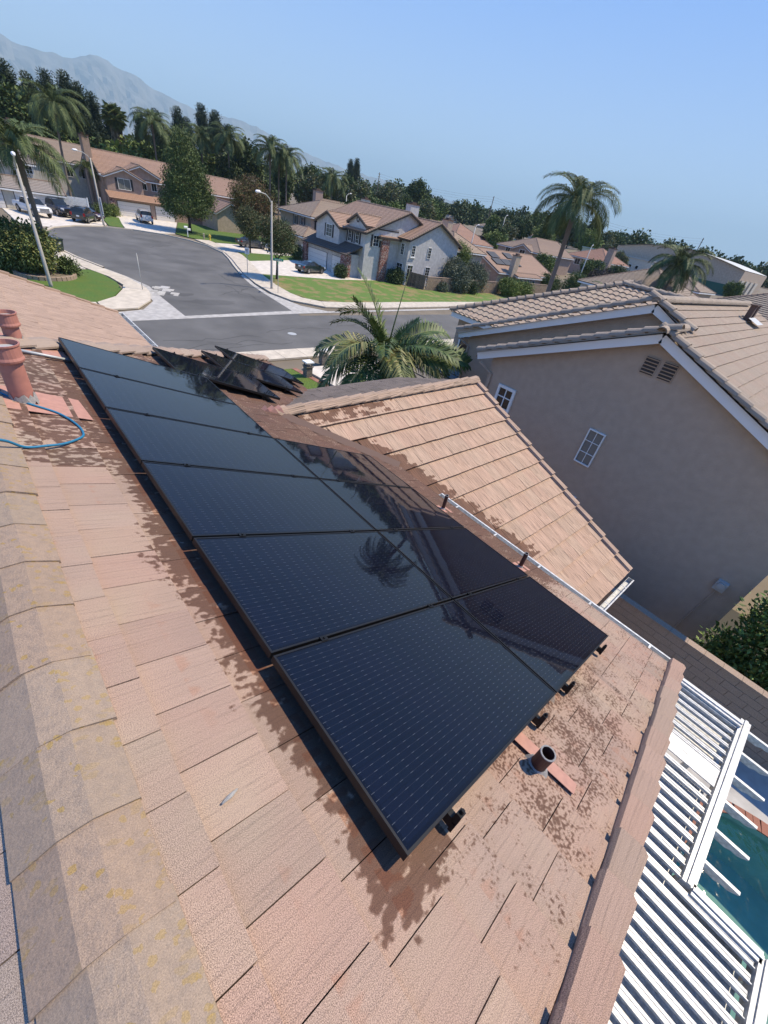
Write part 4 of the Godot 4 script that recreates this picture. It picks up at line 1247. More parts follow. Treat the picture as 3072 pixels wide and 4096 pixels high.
	wing(H, 36.0, 41.0, -93.0, -86.0, 0, 3.0, "z", 0.6, "ng", "stucco_tan", terra, cap)
	chimney(H, 46.0, -92.6, 0, 8.6, 1.4, 1.0, "stucco_pink")
	# low house with roof collectors
	H = thing("low_house", "low brown house with terracotta tiles and black collectors on its roof", "house")
	wing(H, 71.0, 90.0, -62.0, -49.0, 0, 2.9, "x", 0.40, "gg", "stucco_pink", Color(0.41, 0.275, 0.20), cap)
	for q in [[73.6, 3.9], [76.4, 3.9], [79.2, 3.9], [74.2, 2.0], [79.6, 1.7]]:
		var m := MB.new()
		var zz: float = -55.5 + q[1]
		m.box(v3(q[0], 2.9 + 0.4 * (6.5 - q[1]) + 0.22, zz), v3(2.6, 0.08, 1.8), Basis(v3(1, 0, 0), atan(0.4)))
		part("collector", m, mats["plastic_black"], H)
	chimney(H, 74.6, -48.6, 0, 5.6, 1.5, 0.9, "stucco_tan")
	wing(H, 75.2, 83.0, -50.0, -47.6, 0, 2.6, "x", 0.25, "gg", "stucco_pink", Color(0.41, 0.275, 0.20), cap)
	for x in [76.5, 79.0, 81.0]: window(H, v3(x, 1.5, -47.58), "S", 1.1, 1.2, 2, 1)
	# the houses beyond
	H = thing("ridge_house", "pale tile roof with square chimney rising behind the grey corner house", "house")
	wing(H, 58.5, 66.5, -64.0, -50.0, 0, 5.2, "z", 0.5, "gh", "stucco_tan", Color(0.40, 0.30, 0.22), cap)
	chimney(H, 58.2, -52.0, 0, 8.6, 1.1, 1.3, "stucco_tan")
	H = thing("red_roof_house", "red tile roof with a pair of dark panels behind the low house", "house")
	wing(H, 80.0, 94.0, -79.0, -69.0, 0, 5.3, "z", 0.42, "hh", "stucco_pink", Color(0.38, 0.23, 0.17), cap)
	for q in [[92.6, -71.0], [92.9, -73.4]]:
		var m := MB.new()
		m.box(v3(q[0], 6.35, q[1]), v3(2.4, 0.08, 2.0), Basis(ZZ, -atan(0.42)))
		part("collector", m, mats["plastic_black"], H)
	H = thing("brown_house", "brown two-storey house with front gable beyond the collector roof", "house")
	wing(H, 101.0, 117.0, -72.0, -60.0, 0.3, 6.0, "x", 0.42, "hg", "stucco_pink", Color(0.34, 0.245, 0.185), cap)
	wing(H, 100.0, 106.0, -66.5, -62.0, 0.3, 6.0, "x", 0.42, "gn", "stucco_pink", Color(0.34, 0.245, 0.185), cap)
	window(H, v3(100.0, 5.2, -64.2), "W", 1.6, 1.4, 2, 1)
	window(H, v3(101.0, 5.2, -69.0), "W", 1.4, 1.2, 2, 1)
	H = thing("chimney_house", "pink house with hipped red roof and tall outside chimney", "house")
	wing(H, 125.0, 139.0, -66.0, -54.6, 2.0, 6.6, "z", 0.38, "hh", "stucco_pink", Color(0.38, 0.21, 0.15), cap)
	chimney(H, 124.6, -54.2, 2.0, 9.6, 1.6, 1.6, "stucco_pink")
	window(H, v3(125.0, 5.4, -62.5), "W", 1.6, 1.4, 2, 1); window(H, v3(125.0, 5.0, -56.3), "W", 1.0, 1.2, 2, 1)
	H = thing("hip_roof_house", "tan house with spreading hipped roofs behind the leaning palm", "house")
	wing(H, 62.5, 79.0, -29.5, -18.0, 0, 5.3, "z", 0.36, "hh", "stucco_grey", Color(0.33, 0.26, 0.20), cap)
	wing(H, 79.5, 88.0, -27.5, -20.0, 0, 6.6, "x", 0.38, "hh", "stucco_tan", Color(0.33, 0.26, 0.20), cap)
	wing(H, 66.0, 72.0, -20.5, -15.5, 0, 4.6, "z", 0.45, "ng", "stucco_grey", Color(0.35, 0.27, 0.205), cap)
	window(H, v3(79.5, 6.0, -22.0), "W", 0.8, 1.1, 1, 1)
	H = thing("ridge_line_house", "grey-brown tile roof with small ridge vents beyond the brown neighbour", "house")
	wing(H, 40.5, 56.0, -14.0, -2.0, 0, 5.6, "z", 0.40, "hg", "stucco_tan", Color(0.26, 0.215, 0.175), cap)
	# school hall: curved roof
	H = thing("school_hall", "long beige school hall with shallow curved roof and green base band", "building")
	var hall := PackedVector2Array()
	for k in 13:
		var t := k / 12.0
		hall.push_back(Vector2(lerpf(-72.0, -33.5, t), 11.0 + 2.6 * sin(PI * t)))
	var wl := PackedVector2Array(hall)
	wl.append(Vector2(-33.5, 3.5)); wl.append(Vector2(-72.0, 3.5))
	var hm := MB.new()
	hm.prism(wl, Transform3D(Basis(ZZ, Vector3.UP, v3(-1, 0, 0)), v3(168, 0, 0)), -34.0)
	part("wall", hm, mats["stucco_tan"], H)
	var rm := MB.new()
	for k in 12: rm.quad(v3(167.4, hall[k].y + 0.15, hall[k].x), v3(167.4, hall[k + 1].y + 0.15, hall[k + 1].x), v3(203, hall[k + 1].y + 0.15, hall[k + 1].x), v3(203, hall[k].y + 0.15, hall[k].x))
	part("roof", rm, mats["galv"], H)
	fbox(H, "base_band", v3(167.8, 5.3, -52.7), v3(0.3, 3.4, 38.6), "band_green")
	for k in 4: fbox(H, "bay", v3(171.0 + k * 6.5, 7.0, -33.2), v3(3.6, 3.4, 0.4), "stucco_cream")
	H = thing("school_block", "flat roofed beige school block with a row of square windows", "building")
	fbox(H, "wall", v3(168, 6.2, -68.0), v3(16, 5.0, 24), "stucco_cream")
	fbox(H, "parapet", v3(168, 8.75, -68.0), v3(16.4, 0.3, 24.4), "galv")
	for k in 5: window(H, v3(160.0, 6.4, -60.0 - k * 2.2), "W", 1.0, 1.0, 1, 1)
	# far villas between the trees
	for q in [[240, -116, 12, 8.8, "stucco_grey", 0.4, 0.2, 0.14], [238, -100, 11, 8.6, "stucco_pink", 0.42, 0.19, 0.13], [246, -88, 16, 8.6, "stucco_grey", 0.34, 0.33, 0.33], [196, -150, 12, 7.2, "stucco_tan", 0.36, 0.28, 0.22], [214, -140, 11, 7.6, "stucco_cream", 0.42, 0.25, 0.18], [180, -168, 10, 6.6, "stucco_cream", 0.38, 0.33, 0.28]]:
		H = thing("far_villa", {240: "white villa with red roof among far trees", 238: "pink villa with red roof among far trees", 246: "blue-grey villa with pale roof near the school", 196: "tan villa beyond the playing field", 214: "cream villa with orange roof beyond the playing field", 180: "low cream villa at the edge of the field"}[int(q[0])], "house", Vector3.ZERO, 0, "villas beyond the field")
		wing(H, q[0], q[0] + 10, q[1] - q[2] / 2, q[1] + q[2] / 2, q[3] - 5.0, q[3] + 1.2, "z", 0.4, "hg", q[4], Color(q[5], q[6], q[7]), cap)
		window(H, v3(q[0], q[3] - 0.2, q[1] - 2.0), "W", 1.5, 1.2, 1, 1); window(H, v3(q[0], q[3] - 0.2, q[1] + 2.2), "W", 1.5, 1.2, 1, 1)
	for q in [[66, -84, 5.3], [78, -92, 5.4], [70, -104, 5.3], [92, -88, 5.6]]:
		H = thing("back_house", "tile roofed house partly hidden among trees behind the tan house", "house", Vector3.ZERO, 0, "houses behind the tan house")
		wing(H, q[0], q[0] + 10, q[1] - 5, q[1] + 5, 0, q[2], "x", 0.4, "gg", "stucco_tan", tan, cap)
# ---- plants
func clump(key: String, n: int, ll: float, lw: float, spread: float, up: float) -> ArrayMesh:
	if texs.has(key): return texs[key]
	var m := MB.new()
	for k in n:
		var o := v3(R.randfn() * 0.42, R.randfn() * 0.42, R.randfn() * 0.42) * spread
		var d := (o.normalized() + v3(jit(0.8), jit(0.8) + up, jit(0.8))).normalized()
		var s := d.cross(v3(jit(1), jit(1), jit(1))).normalized()
		var nn := s.cross(d)
		var l := ll * R.randf_range(0.7, 1.2)
		var w := lw * R.randf_range(0.8, 1.2)
		var g := R.randf_range(0.72, 1.2)
		m.col = Color(g, g, g)
		m.quad(o, o + d * l * 0.45 + s * w + nn * w * 0.3, o + d * l, o + d * l * 0.45 - s * w + nn * w * 0.3)
	texs[key] = m.mesh()
	return texs[key]
func mid_leaf() -> ArrayMesh: return clump("mid_leaf", 22, 0.34, 0.10, 1.0, 0.1)
func big_leaf() -> ArrayMesh: return clump("big_leaf", 16, 0.42, 0.105, 0.8, 0.3)
func needle() -> ArrayMesh: return clump("needle", 30, 0.50, 0.085, 0.9, 0.55)
func coarse() -> ArrayMesh: return clump("coarse", 16, 0.62, 0.22, 1.0, 0.2)
# Leaf clumps through a set of ellipsoids [centre, radii]; more of them near the skin than in the heart.
func crown(T: Node, called: String, blobs: Array, count: int, s0: float, s1: float, leaf: Callable, mt: String, cols: Array, heart := 0.45) -> MeshInstance3D:
	var src: Array = leaf.call().surface_get_arrays(0)
	var sv: PackedVector3Array = src[Mesh.ARRAY_VERTEX]
	var sc: PackedColorArray = src[Mesh.ARRAY_COLOR]
	var si: PackedInt32Array = src[Mesh.ARRAY_INDEX]
	var m := MB.new()
	var tot := 0.0
	for b in blobs: tot += pow(b[1].x * b[1].y * b[1].z, 0.667)
	for k in count:
		var r := R.randf() * tot
		var b: Array = blobs[0]
		for q in blobs:
			b = q
			r -= pow(q[1].x * q[1].y * q[1].z, 0.667)
			if r <= 0: break
		var d := v3(R.randfn(), R.randfn(), R.randfn()).normalized()
		var rad := lerpf(heart, 1.05, sqrt(R.randf()))
		var p: Vector3 = b[0] + v3(d.x * b[1].x, d.y * b[1].y, d.z * b[1].z) * rad
		if p.y < 0.1: p.y = 0.1
		var B := Basis.from_euler(v3(jit(0.6), R.randf() * TAU, jit(0.6))).scaled(Vector3.ONE * R.randf_range(s0, s1))
		var c: Color = cols[R.randi() % cols.size()] * R.randf_range(0.8, 1.5)
		var n := m.v.size()
		m.v.append_array(Transform3D(B, p) * sv)
		for q in sc: m.c.push_back(Color(q.r * c.r, q.g * c.g, q.b * c.b))
		for q in si: m.ix.push_back(q + n)
	m.t.resize(m.v.size())
	return part(called, m, mats[mt], T)
func trunk(T: Node, h: float, r: float, limbs: int, spread: float, mt := "bark", lean := Vector3.ZERO) -> void:
	var m := MB.new()
	m.tube([v3(0, -0.1, 0), v3(0.03, h * 0.5, 0) + lean * 0.4, v3(0, h, 0.02) + lean], [r * 1.25, r * 0.9, r * 0.6], 9)
	var tk := part("trunk", m, mats[mt], T, true)
	for k in limbs:
		var a := TAU * k / limbs + jit(0.4)
		var q := MB.new()
		var s := v3(0, h * R.randf_range(0.75, 1.0), 0) + lean
		q.tube([s, s + v3(cos(a) * spread * 0.5, spread * 0.5, sin(a) * spread * 0.5), s + v3(cos(a) * spread, spread * 1.1, sin(a) * spread)], [r * 0.5, r * 0.3, r * 0.1], 6)
		part("limb", q, mats[mt], tk, true)
func blobs_round(c: Vector3, r: Vector3, n: int) -> Array:
	var o := [[c, r * 0.72]]
	for k in n:
		var d := v3(R.randfn(), R.randfn() * 0.8, R.randfn()).normalized()
		o.append([c + v3(d.x * r.x, d.y * r.y, d.z * r.z) * R.randf_range(0.5, 0.75), r * R.randf_range(0.25, 0.45)])
	return o
# A feather frond lying along +x from the origin, rising at e0 and ending at e1 radians; leaflets hang by droop.
func frond(key: String, L: float, e0: float, e1: float, n: int, ll: float, lw: float, droop: float, vee: float, cols: Array) -> ArrayMesh:
	if texs.has(key): return texs[key]
	var m := MB.new()
	var p := Vector3.ZERO
	var pts := [p]
	var rr := [0.03 * L / 2.5]
	var st := 16
	for k in st:
		var t := (k + 0.5) / st
		var a := lerpf(e0, e1, pow(t, 1.15))
		p += v3(cos(a), sin(a), 0) * L / st
		pts.append(p); rr.append(0.03 * L / 2.5 * (1.0 - 0.92 * (k + 1.0) / st))
	m.col = Color(0.17, 0.20, 0.06)
	m.tube(pts, rr, 5)
	for k in n:
		var t := 0.13 + 0.87 * (k + 0.5) / n
		var f := t * st
		var i := mini(int(f), st - 1)
		var o: Vector3 = pts[i].lerp(pts[i + 1], f - i)
		var fw: Vector3 = (pts[i + 1] - pts[i]).normalized()
		var upv := v3(0, 0, 1).cross(fw).normalized()
		var len := ll * (sin(PI * clampf(0.12 + 0.84 * t, 0, 1)) * 0.75 + 0.25) * R.randf_range(0.88, 1.1)
		for s in [-1.0, 1.0]:
			var d: Vector3 = (fw * lerpf(0.35, 1.1, t) + v3(0, 0, 1) * s + upv * (vee + jit(0.18))).normalized()
			var mid: Vector3 = o + d * len * 0.5
			var tip: Vector3 = o + d * len * 0.93 - v3(0, droop * len * R.randf_range(0.7, 1.2), 0)
			var wv: Vector3 = d.cross(upv).normalized() * lw
			var cc: Color = cols[R.randi() % cols.size()] * R.randf_range(0.8, 1.2)
			m.col = cc
			m.quad(o - wv * 0.5, mid - wv, mid + wv, o + wv * 0.5)
			m.tri(mid - wv, tip, mid + wv)
	texs[key] = m.mesh()
	return texs[key]
const QUEEN := [Color(0.064, 0.098, 0.025), Color(0.047, 0.076, 0.021), Color(0.089, 0.119, 0.035), Color(0.038, 0.060, 0.017)]
func queen_palm(label: String, at: Vector3, h: float, size: float, n := 20, group := "feather palms round the street", lean := Vector3.ZERO) -> Node3D:
	var T := thing("feather_palm", label, "palm", at, R.randf() * TAU, group)
	var m := MB.new()
	var pts := []
	var rr := []
	for k in 9:
		var t := k / 8.0
		pts.append(v3(0, h * t, 0) + lean * t * t); rr.append(0.20 - 0.06 * t + (0.06 if k == 0 else 0.0) + (0.03 if k == 7 else 0.0))
	m.tube(pts, rr, 9)
	part("trunk", m, mats["palm_bark"], T, true)
	for k in n:
		var t := float(k) / n
		var v := k % 4
		# 0 upright young ones to 3 hanging old ones
		var mesh := frond("queen%d" % v, 3.4, [1.25, 0.95, 0.55, 0.05][v], [-0.5, -1.05, -1.3, -1.5][v], 56, 0.80, 0.020, [0.35, 0.6, 0.75, 0.8][v], [0.35, 0.25, 0.15, 0.1][v], QUEEN)
		var o := part("frond", mesh, mats["leaf"], T)
		o.transform = Transform3D(Basis(Vector3.UP, TAU * t * 5.0 + jit(0.35)).scaled(Vector3.ONE * size * R.randf_range(0.85, 1.1)), v3(0, h - 0.1 + 0.1 * v, 0) + lean)
	return T
func fan_palm(label: String, at: Vector3, h: float) -> void:
	var T := thing("fan_palm", label, "palm", at)
	var m := MB.new()
	m.tube([v3(0, 0, 0), v3(0, h * 0.5, 0), v3(0, h, 0)], [0.42, 0.34, 0.30], 10)
	part("trunk", m, mats["palm_bark"], T, true)
	var fan := MB.new()
	for k in 15:
		var a := lerpf(-1.9, 1.9, k / 14.0)
		var d := v3(cos(a), 0.0, sin(a))
		var s := v3(-sin(a), 0, cos(a)) * 0.085
		var b := v3(1.1, 0, 0)
		fan.col = Color(0.12, 0.15, 0.045) * R.randf_range(0.7, 1.25)
		fan.quad(b, b + d * 0.55 - s + v3(0, 0.05, 0), b + d * 1.15 - v3(0, 0.3, 0), b + d * 0.55 + s + v3(0, 0.05, 0))
	fan.col = Color(0.16, 0.13, 0.06)
	fan.tube([Vector3.ZERO, v3(1.1, 0, 0)], [0.03, 0.015], 4)
	var fm := fan.mesh()
	for k in 60:
		var e := lerpf(1.35, -1.25, pow(k / 59.0, 0.8))
		var o := part("fan_leaf", fm, mats["leaf"], T)
		o.transform = Transform3D(Basis(Vector3.UP, k * 2.4) * Basis(ZZ, e) * Basis(v3(1, 0, 0), jit(0.5)), v3(0, h, 0)).scaled_local(Vector3.ONE * R.randf_range(0.95, 1.25))
	var dead := MB.new()
	for k in 90:
		dead.col = Color(0.20, 0.155, 0.09) * R.randf_range(0.6, 1.15)
		var a := R.randf() * TAU
		var y := h - R.randf() * 2.6
		var b := v3(cos(a) * 0.35, y, sin(a) * 0.35)
		var s := v3(-sin(a), 0, cos(a)) * 0.16
		var t := b + v3(cos(a) * 0.75, -1.5, sin(a) * 0.75)
		dead.quad(b - s * 0.3, t - s, t + v3(0, -0.35, 0), t + s); dead.tri(b - s * 0.3, t + s, b + s * 0.3)
	part("dead_skirt", dead, mats["leaf"], T)
func king_palm() -> void:
	var at := v3(11.75, 0, -12.35)
	var T := thing("king_palm", "lush feather palm with long green fronds and one upright spear leaf behind the gabled wing", "palm", at)
	var m := MB.new()
	m.tube([v3(0, 0, 0), v3(0, 1.6, 0), v3(0, 3.2, 0), v3(0.02, 4.3, 0)], [0.20, 0.13, 0.14, 0.08], 10)
	part("trunk", m, mats["palm_bark"], T, true)
	var G := [Color(0.07, 0.115, 0.02), Color(0.05, 0.085, 0.016), Color(0.12, 0.15, 0.035), Color(0.035, 0.062, 0.013)]
	var Y := [Color(0.12, 0.14, 0.035), Color(0.18, 0.165, 0.05), Color(0.07, 0.095, 0.022)]
	# bearing (degrees, 0 = +x, 90 = -z), roll, mesh kind, scale
	frond("kA", 2.7, 1.32, 0.75, 60, 0.66, 0.024, 0.10, 0.30, G)
	frond("kB", 3.1, 1.05, -0.55, 62, 0.85, 0.026, 0.30, 0.40, G)
	frond("kC", 2.8, 0.75, -0.95, 56, 0.80, 0.025, 0.45, 0.20, Y)
	frond("kD", 2.6, 0.30, -1.15, 56, 0.78, 0.026, 0.55, 0.15, G)
	for q in [[128, 0.2, "kA", 1.12], [200, 0.3, "kA", 0.55], [-35, 1.0, "kB", 1.1], [-60, 0.4, "kB", 1.0], [150, -0.4, "kC", 1.0], [185, 0.1, "kC", 1.05], [215, 0.2, "kD", 1.1], [170, 0.0, "kD", 1.1], [240, 0.2, "kC", 0.95], [-100, 0.1, "kD", 1.05], [-75, -0.2, "kC", 1.0], [-20, -0.3, "kD", 1.15], [15, 0.2, "kC", 1.1], [120, 0.3, "kB", 0.85], [-130, 0.2, "kB", 0.8], [-45, 0.5, "kC", 1.0], [265, 0.0, "kD", 0.9], [160, 0.5, "kA", 0.85], [-20, 0.2, "kA", 0.7], [130, -0.2, "kD", 1.0], [200, -0.2, "kD", 1.0], [-115, 0.0, "kC", 1.0], [100, 0.4, "kB", 1.0], [-5, 0.4, "kB", 1.0]]:
		var o := part("frond", texs[q[2]], mats["gloss_leaf"], T)
		o.transform = Transform3D((Basis(Vector3.UP, deg_to_rad(q[0])) * Basis(v3(1, 0, 0), q[1])).scaled(Vector3.ONE * q[3] * 1.12), v3(0, 4.0 + jit(0.15), 0))
	var sp := MB.new()
	sp.col = Color(0.12, 0.15, 0.05)
	sp.tube([v3(0, 3.8, 0), v3(0.12, 5.4, 0.12), v3(0.30, 7.4, 0.30)], [0.045, 0.03, 0.006], 6)
	part("spear_leaf", sp, mats["gloss_leaf"], T, true)
	var st := MB.new()
	for k in 40:
		st.col = Color(0.42, 0.36, 0.14) * R.randf_range(0.7, 1.1)
		var a := R.randf() * TAU
		st.tube([v3(0, 3.3, 0), v3(cos(a) * 0.5, 3.1 + jit(0.2), sin(a) * 0.5), v3(cos(a) * 0.75, 2.4, sin(a) * 0.75)], [0.010, 0.008, 0.004], 4)
	part("flower_strands", st, mats["leaf"], T).set_meta("kind", "stuff")
func terrain(x: float, z: float) -> float:
	var d := 0.9 * x - 0.45 * z
	return clampf(d - 95.0, 0, 115) * 0.06 + maxf(0.0, d - 210.0) * 0.012
func plants() -> void:
	var DK := [Color(0.047, 0.073, 0.020), Color(0.061, 0.091, 0.025), Color(0.038, 0.061, 0.018)]
	var MD := [Color(0.068, 0.104, 0.022), Color(0.088, 0.122, 0.030), Color(0.054, 0.085, 0.020)]
	var LT := [Color(0.135, 0.183, 0.035), Color(0.115, 0.159, 0.030), Color(0.176, 0.207, 0.050)]
	var OL := [Color(0.12, 0.14, 0.085), Color(0.10, 0.12, 0.075), Color(0.14, 0.155, 0.10)]
	var BR := [Color(0.101, 0.091, 0.025), Color(0.135, 0.079, 0.030), Color(0.081, 0.091, 0.022), Color(0.115, 0.061, 0.025)]
	# street trees
	var T := thing("street_tree", "large dark conical street tree on the lawn by the mailboxes", "tree", v3(28.8, 0.1, -79.8))
	trunk(T, 2.6, 0.22, 5, 1.6)
	crown(T, "crown", [[v3(0, 4.0, 0), v3(3.6, 1.7, 3.6)], [v3(0.2, 6.4, 0), v3(3.0, 1.8, 3.0)], [v3(0, 8.8, 0), v3(2.2, 1.9, 2.2)], [v3(-0.1, 11.0, 0), v3(1.1, 1.5, 1.1)], [v3(2.2, 5.0, 0.6), v3(1.5, 1.1, 1.5)], [v3(-2.4, 3.4, 0.8), v3(1.4, 1.0, 1.4)], [v3(-1.8, 6.6, 1.0), v3(1.2, 1.0, 1.2)], [v3(1.2, 7.9, 1.2), v3(1.2, 1.0, 1.2)]], 1500, 0.55, 0.9, mid_leaf, "leaf", MD, 0.5)
	T = thing("street_tree", "bronze and green bushy tree in front of the pink walled house", "tree", v3(37.5, 0.1, -76.0))
	trunk(T, 2.0, 0.2, 5, 1.6)
	crown(T, "crown", blobs_round(v3(0, 5.0, 0), v3(4.2, 3.8, 4.2), 9), 1300, 0.5, 0.85, mid_leaf, "leaf", BR, 0.45)
	T = thing("street_tree", "round olive green young tree between the two driveways", "tree", v3(31.8, 0.1, -65.1))
	trunk(T, 1.8, 0.11, 4, 0.9)
	crown(T, "crown", blobs_round(v3(0, 3.6, 0), v3(2.1, 2.1, 2.1), 6), 620, 0.4, 0.65, mid_leaf, "leaf", [Color(0.075, 0.09, 0.03), Color(0.06, 0.08, 0.025), Color(0.10, 0.09, 0.035)], 0.4)
	T = thing("street_tree", "round olive green young tree beside the street name sign", "tree", v3(26.4, 0.1, -47.6))
	trunk(T, 2.2, 0.12, 4, 0.9)
	crown(T, "crown", blobs_round(v3(0.1, 4.0, 0), v3(2.2, 2.0, 2.2), 7), 760, 0.36, 0.6, mid_leaf, "leaf", [Color(0.07, 0.095, 0.03), Color(0.055, 0.08, 0.025), Color(0.10, 0.085, 0.035)], 0.35)
	# shrubs: [label, x, z, rx, ry, count, colours]
	for q in [["big dark hedge shrub with yellow new growth in the round planter", 4.1, -44.6, 1.75, 1.85, 900, [DK[1], MD[1], Color(0.17, 0.17, 0.045)]], ["tall hedge shrub filling the verge behind the concrete lamp post", 2.6, -47.0, 1.7, 1.8, 600, MD], ["small rose bush at the edge of the round planter", 6.3, -44.8, 0.55, 0.6, 160, MD], ["clipped dark box shrub at the corner of the garage", 37.9, -50.9, 0.8, 0.75, 260, DK], ["clipped dark box shrub by the far end of the garage", 38.0, -62.6, 0.8, 0.9, 200, DK], ["low shrub under the tall corner window", 46.2, -49.2, 1.3, 0.8, 300, DK], ["grey-green olive shrub overhanging the brick garden wall", 56.5, -46.4, 2.6, 2.0, 700, OL], ["grey-green olive shrub next to the leafy green one on the garden wall", 61.5, -46.6, 2.4, 2.1, 700, OL], ["bright green tall shrub between the grey house and the olive shrubs", 60.5, -50.5, 2.2, 3.4, 700, LT], ["mounded yellow-green hedge at the end of the brick wall", 67.5, -43.6, 2.2, 1.2, 420, LT], ["rounded light green hedge in front of the brick wall", 71.5, -43.9, 2.6, 1.1, 420, LT], ["lone small shrub against the brick wall", 52.2, -44.9, 0.6, 0.6, 140, OL], ["dark rounded shrub against the brick wall", 58.4, -44.4, 0.8, 0.8, 160, DK], ["leafy shrub beside the low house", 88.5, -48.5, 2.6, 1.8, 420, MD], ["hedge row below the grey-white house", 18.6, -88.0, 1.0, 0.8, 200, MD], ["low green shrub at the brick column of the garage", 20.6, -90.6, 1.1, 0.6, 200, LT], ["pink flowering shrub at the corner of the brown house", 16.6, -15.4, 1.3, 1.2, 500, [LT[0], LT[1], Color(0.28, 0.07, 0.09)]], ["dark purple-brown tree in front of the chimney house", 104.0, -45.5, 3.0, 3.2, 420, [Color(0.03, 0.022, 0.022), Color(0.04, 0.03, 0.03)]], ["dome shaped green tree behind the large barrel tile roof", 92.0, -44.0, 3.4, 2.4, 420, MD], ["bright green tree behind the pale tile roof", 83.0, -84.0, 3.4, 3.6, 320, LT]]:
		T = thing("shrub", q[0], "shrub", v3(q[1], 0.1, q[2]))
		crown(T, "foliage", blobs_round(v3(0, q[4] * 0.95, 0), v3(q[3], q[4], q[3]), 5), q[5], 0.32 + 0.1 * q[3], 0.45 + 0.14 * q[3], mid_leaf, "leaf", q[6], 0.4)
		var sm := MB.new()
		for k in 3: sm.tube([v3(jit(0.15), -0.1, jit(0.15)), v3(jit(0.4), q[4], jit(0.4))], [0.05, 0.015], 5)
		part("stem", sm, mats["bark"], T)
	# palms
	queen_palm("shaggy feather palm rising from the round planter by the lamp post", v3(5.2, 0, -45.3), 7.6, 1.1, 34, "", v3(-0.2, 0, 0))
	queen_palm("tall feather palm between the off-white and cream houses", v3(16.2, 0, -96.0), 12.0, 1.5, 32, "", v3(-0.6, 0, 0))
	queen_palm("small feather palm in the yard beside the truck driveway", v3(19.6, 0, -97.0), 5.4, 0.8, 14, "")
	for q in [[36.0, -114.5, 13.6], [53.0, -118.0, 14.6], [57.0, -106.0, 14.0], [60.5, -105.0, 13.2], [62.5, -112.0, 12.4], [48.0, -121.0, 13.6], [41.5, -118.0, 12.0]]:
		queen_palm("tall feather palm in the grove behind the pink house", v3(q[0], 0, q[1]), q[2], 1.5, 28, "palm grove behind the pink house")
	queen_palm("feather palm standing among trees right of the tan house chimney", v3(80.0, 0, -115.0), 11.5, 1.6, 28, "")
	queen_palm("tall feather palm leaning beyond the hipped barrel tile roof", v3(33.4, 0, -18.0), 11.1, 1.05, 28, "", v3(0.25, 0, 0.1))
	queen_palm("shorter windblown feather palm behind the ridge of the brown neighbour", v3(66.5, 0, -20.6), 8.8, 1.35, 34, "", v3(0.9, 0, -0.4))
	queen_palm("low bushy feather palm in the yard of the hip roofed house", v3(59.5, 0, -24.5), 4.6, 0.75, 16, "")
	fan_palm("thick fan palm with a brown skirt of dead leaves", v3(31.0, 0, -121.0), 13.6)
	# conifers
	var C := thing("cypress", "tall dark cypress in the windbreak behind the houses", "tree", v3(16.4, 0, -129.0), 0, "windbreak of cypresses")
	trunk(C, 14.0, 0.25, 0, 1.0)
	var cb := []
	for k in 9: cb.append([v3(jit(0.5), 3.0 + k * 1.6, jit(0.5)), v3(2.1 - 0.16 * k, 1.7, 2.1 - 0.16 * k)])
	crown(C, "crown", cb, 1300, 0.6, 1.0, needle, "leaf", [Color(0.030, 0.052, 0.028), Color(0.04, 0.062, 0.032), Color(0.026, 0.045, 0.024)], 0.5)
	for q in [[19.5, -128.6, 0.97], [22.3, -128, 1.03], [24.6, -127.7, 1.06], [27.0, -127.3, 1.0], [31.3, -136.5, 0.98], [10.0, -128, 1.12], [5.0, -127, 1.05], [13.0, -130, 1.0], [0.0, -128, 1.1], [34.5, -137, 0.9], [57.0, -160, 1.10], [61, -162, 1.0], [67.6, -166.8, 1.22], [70.5, -168, 1.14], [75.2, -174.5, 1.20], [79, -176, 1.05], [44, -150, 0.95], [50, -154, 1.0], [149.4, -200.4, 1.0], [152.5, -201, 1.05], [156, -203, 0.9]]:
		dup(C, v3(q[0], terrain(q[0], q[1]) * 0.7, q[1]), R.randf() * TAU, Vector3(1.0, 1.0, 1.0) * q[2] * 0.98)
	# broad trees behind the houses and out to the school
	var protos := []
	for k in 6:
		var B := thing("broad_tree", "broad green tree in the belt behind the houses", "tree", v3([6.0, 29.0, 44.0, 52.0, 60.0, 38.0][k], 0, [-112.0, -126.0, -126.0, -128.0, -124.0, -130.0][k]), 0, "trees behind the houses")
		trunk(B, 2.6, 0.22, 4, 1.4)
		crown(B, "crown", blobs_round(v3(0, [5.6, 5.6, 5.2, 7.0, 4.6, 5.4][k], 0), [v3(4.4, 3.6, 4.4), v3(4.6, 3.4, 4.0), v3(3.8, 3.6, 3.8), v3(3.0, 5.2, 3.0), v3(4.8, 2.8, 4.8), v3(4.0, 3.8, 4.0)][k], 9), 680, 0.65, 1.15, coarse, "leaf", [DK, MD, [MD[0], LT[1]], [DK[0], MD[1]], LT, [OL[0], MD[1], BR[0]]][k], 0.4)
		protos.append(B)
	var spots := []
	for k in 16: spots.append([-4.0 + k * 4.6 + jit(1.2), -119.0 - R.randf() * 8.0, R.randf_range(0.95, 1.35)])
	for k in 16: spots.append([66.0 + k * 5.5 + jit(2), -126.0 - k * 1.4 - R.randf() * 16.0, R.randf_range(0.9, 1.25)])
	for k in 14: spots.append([72.0 + k * 5.5 + jit(2), -96.0 - k * 3.0 + jit(5), R.randf_range(0.6, 0.95)])
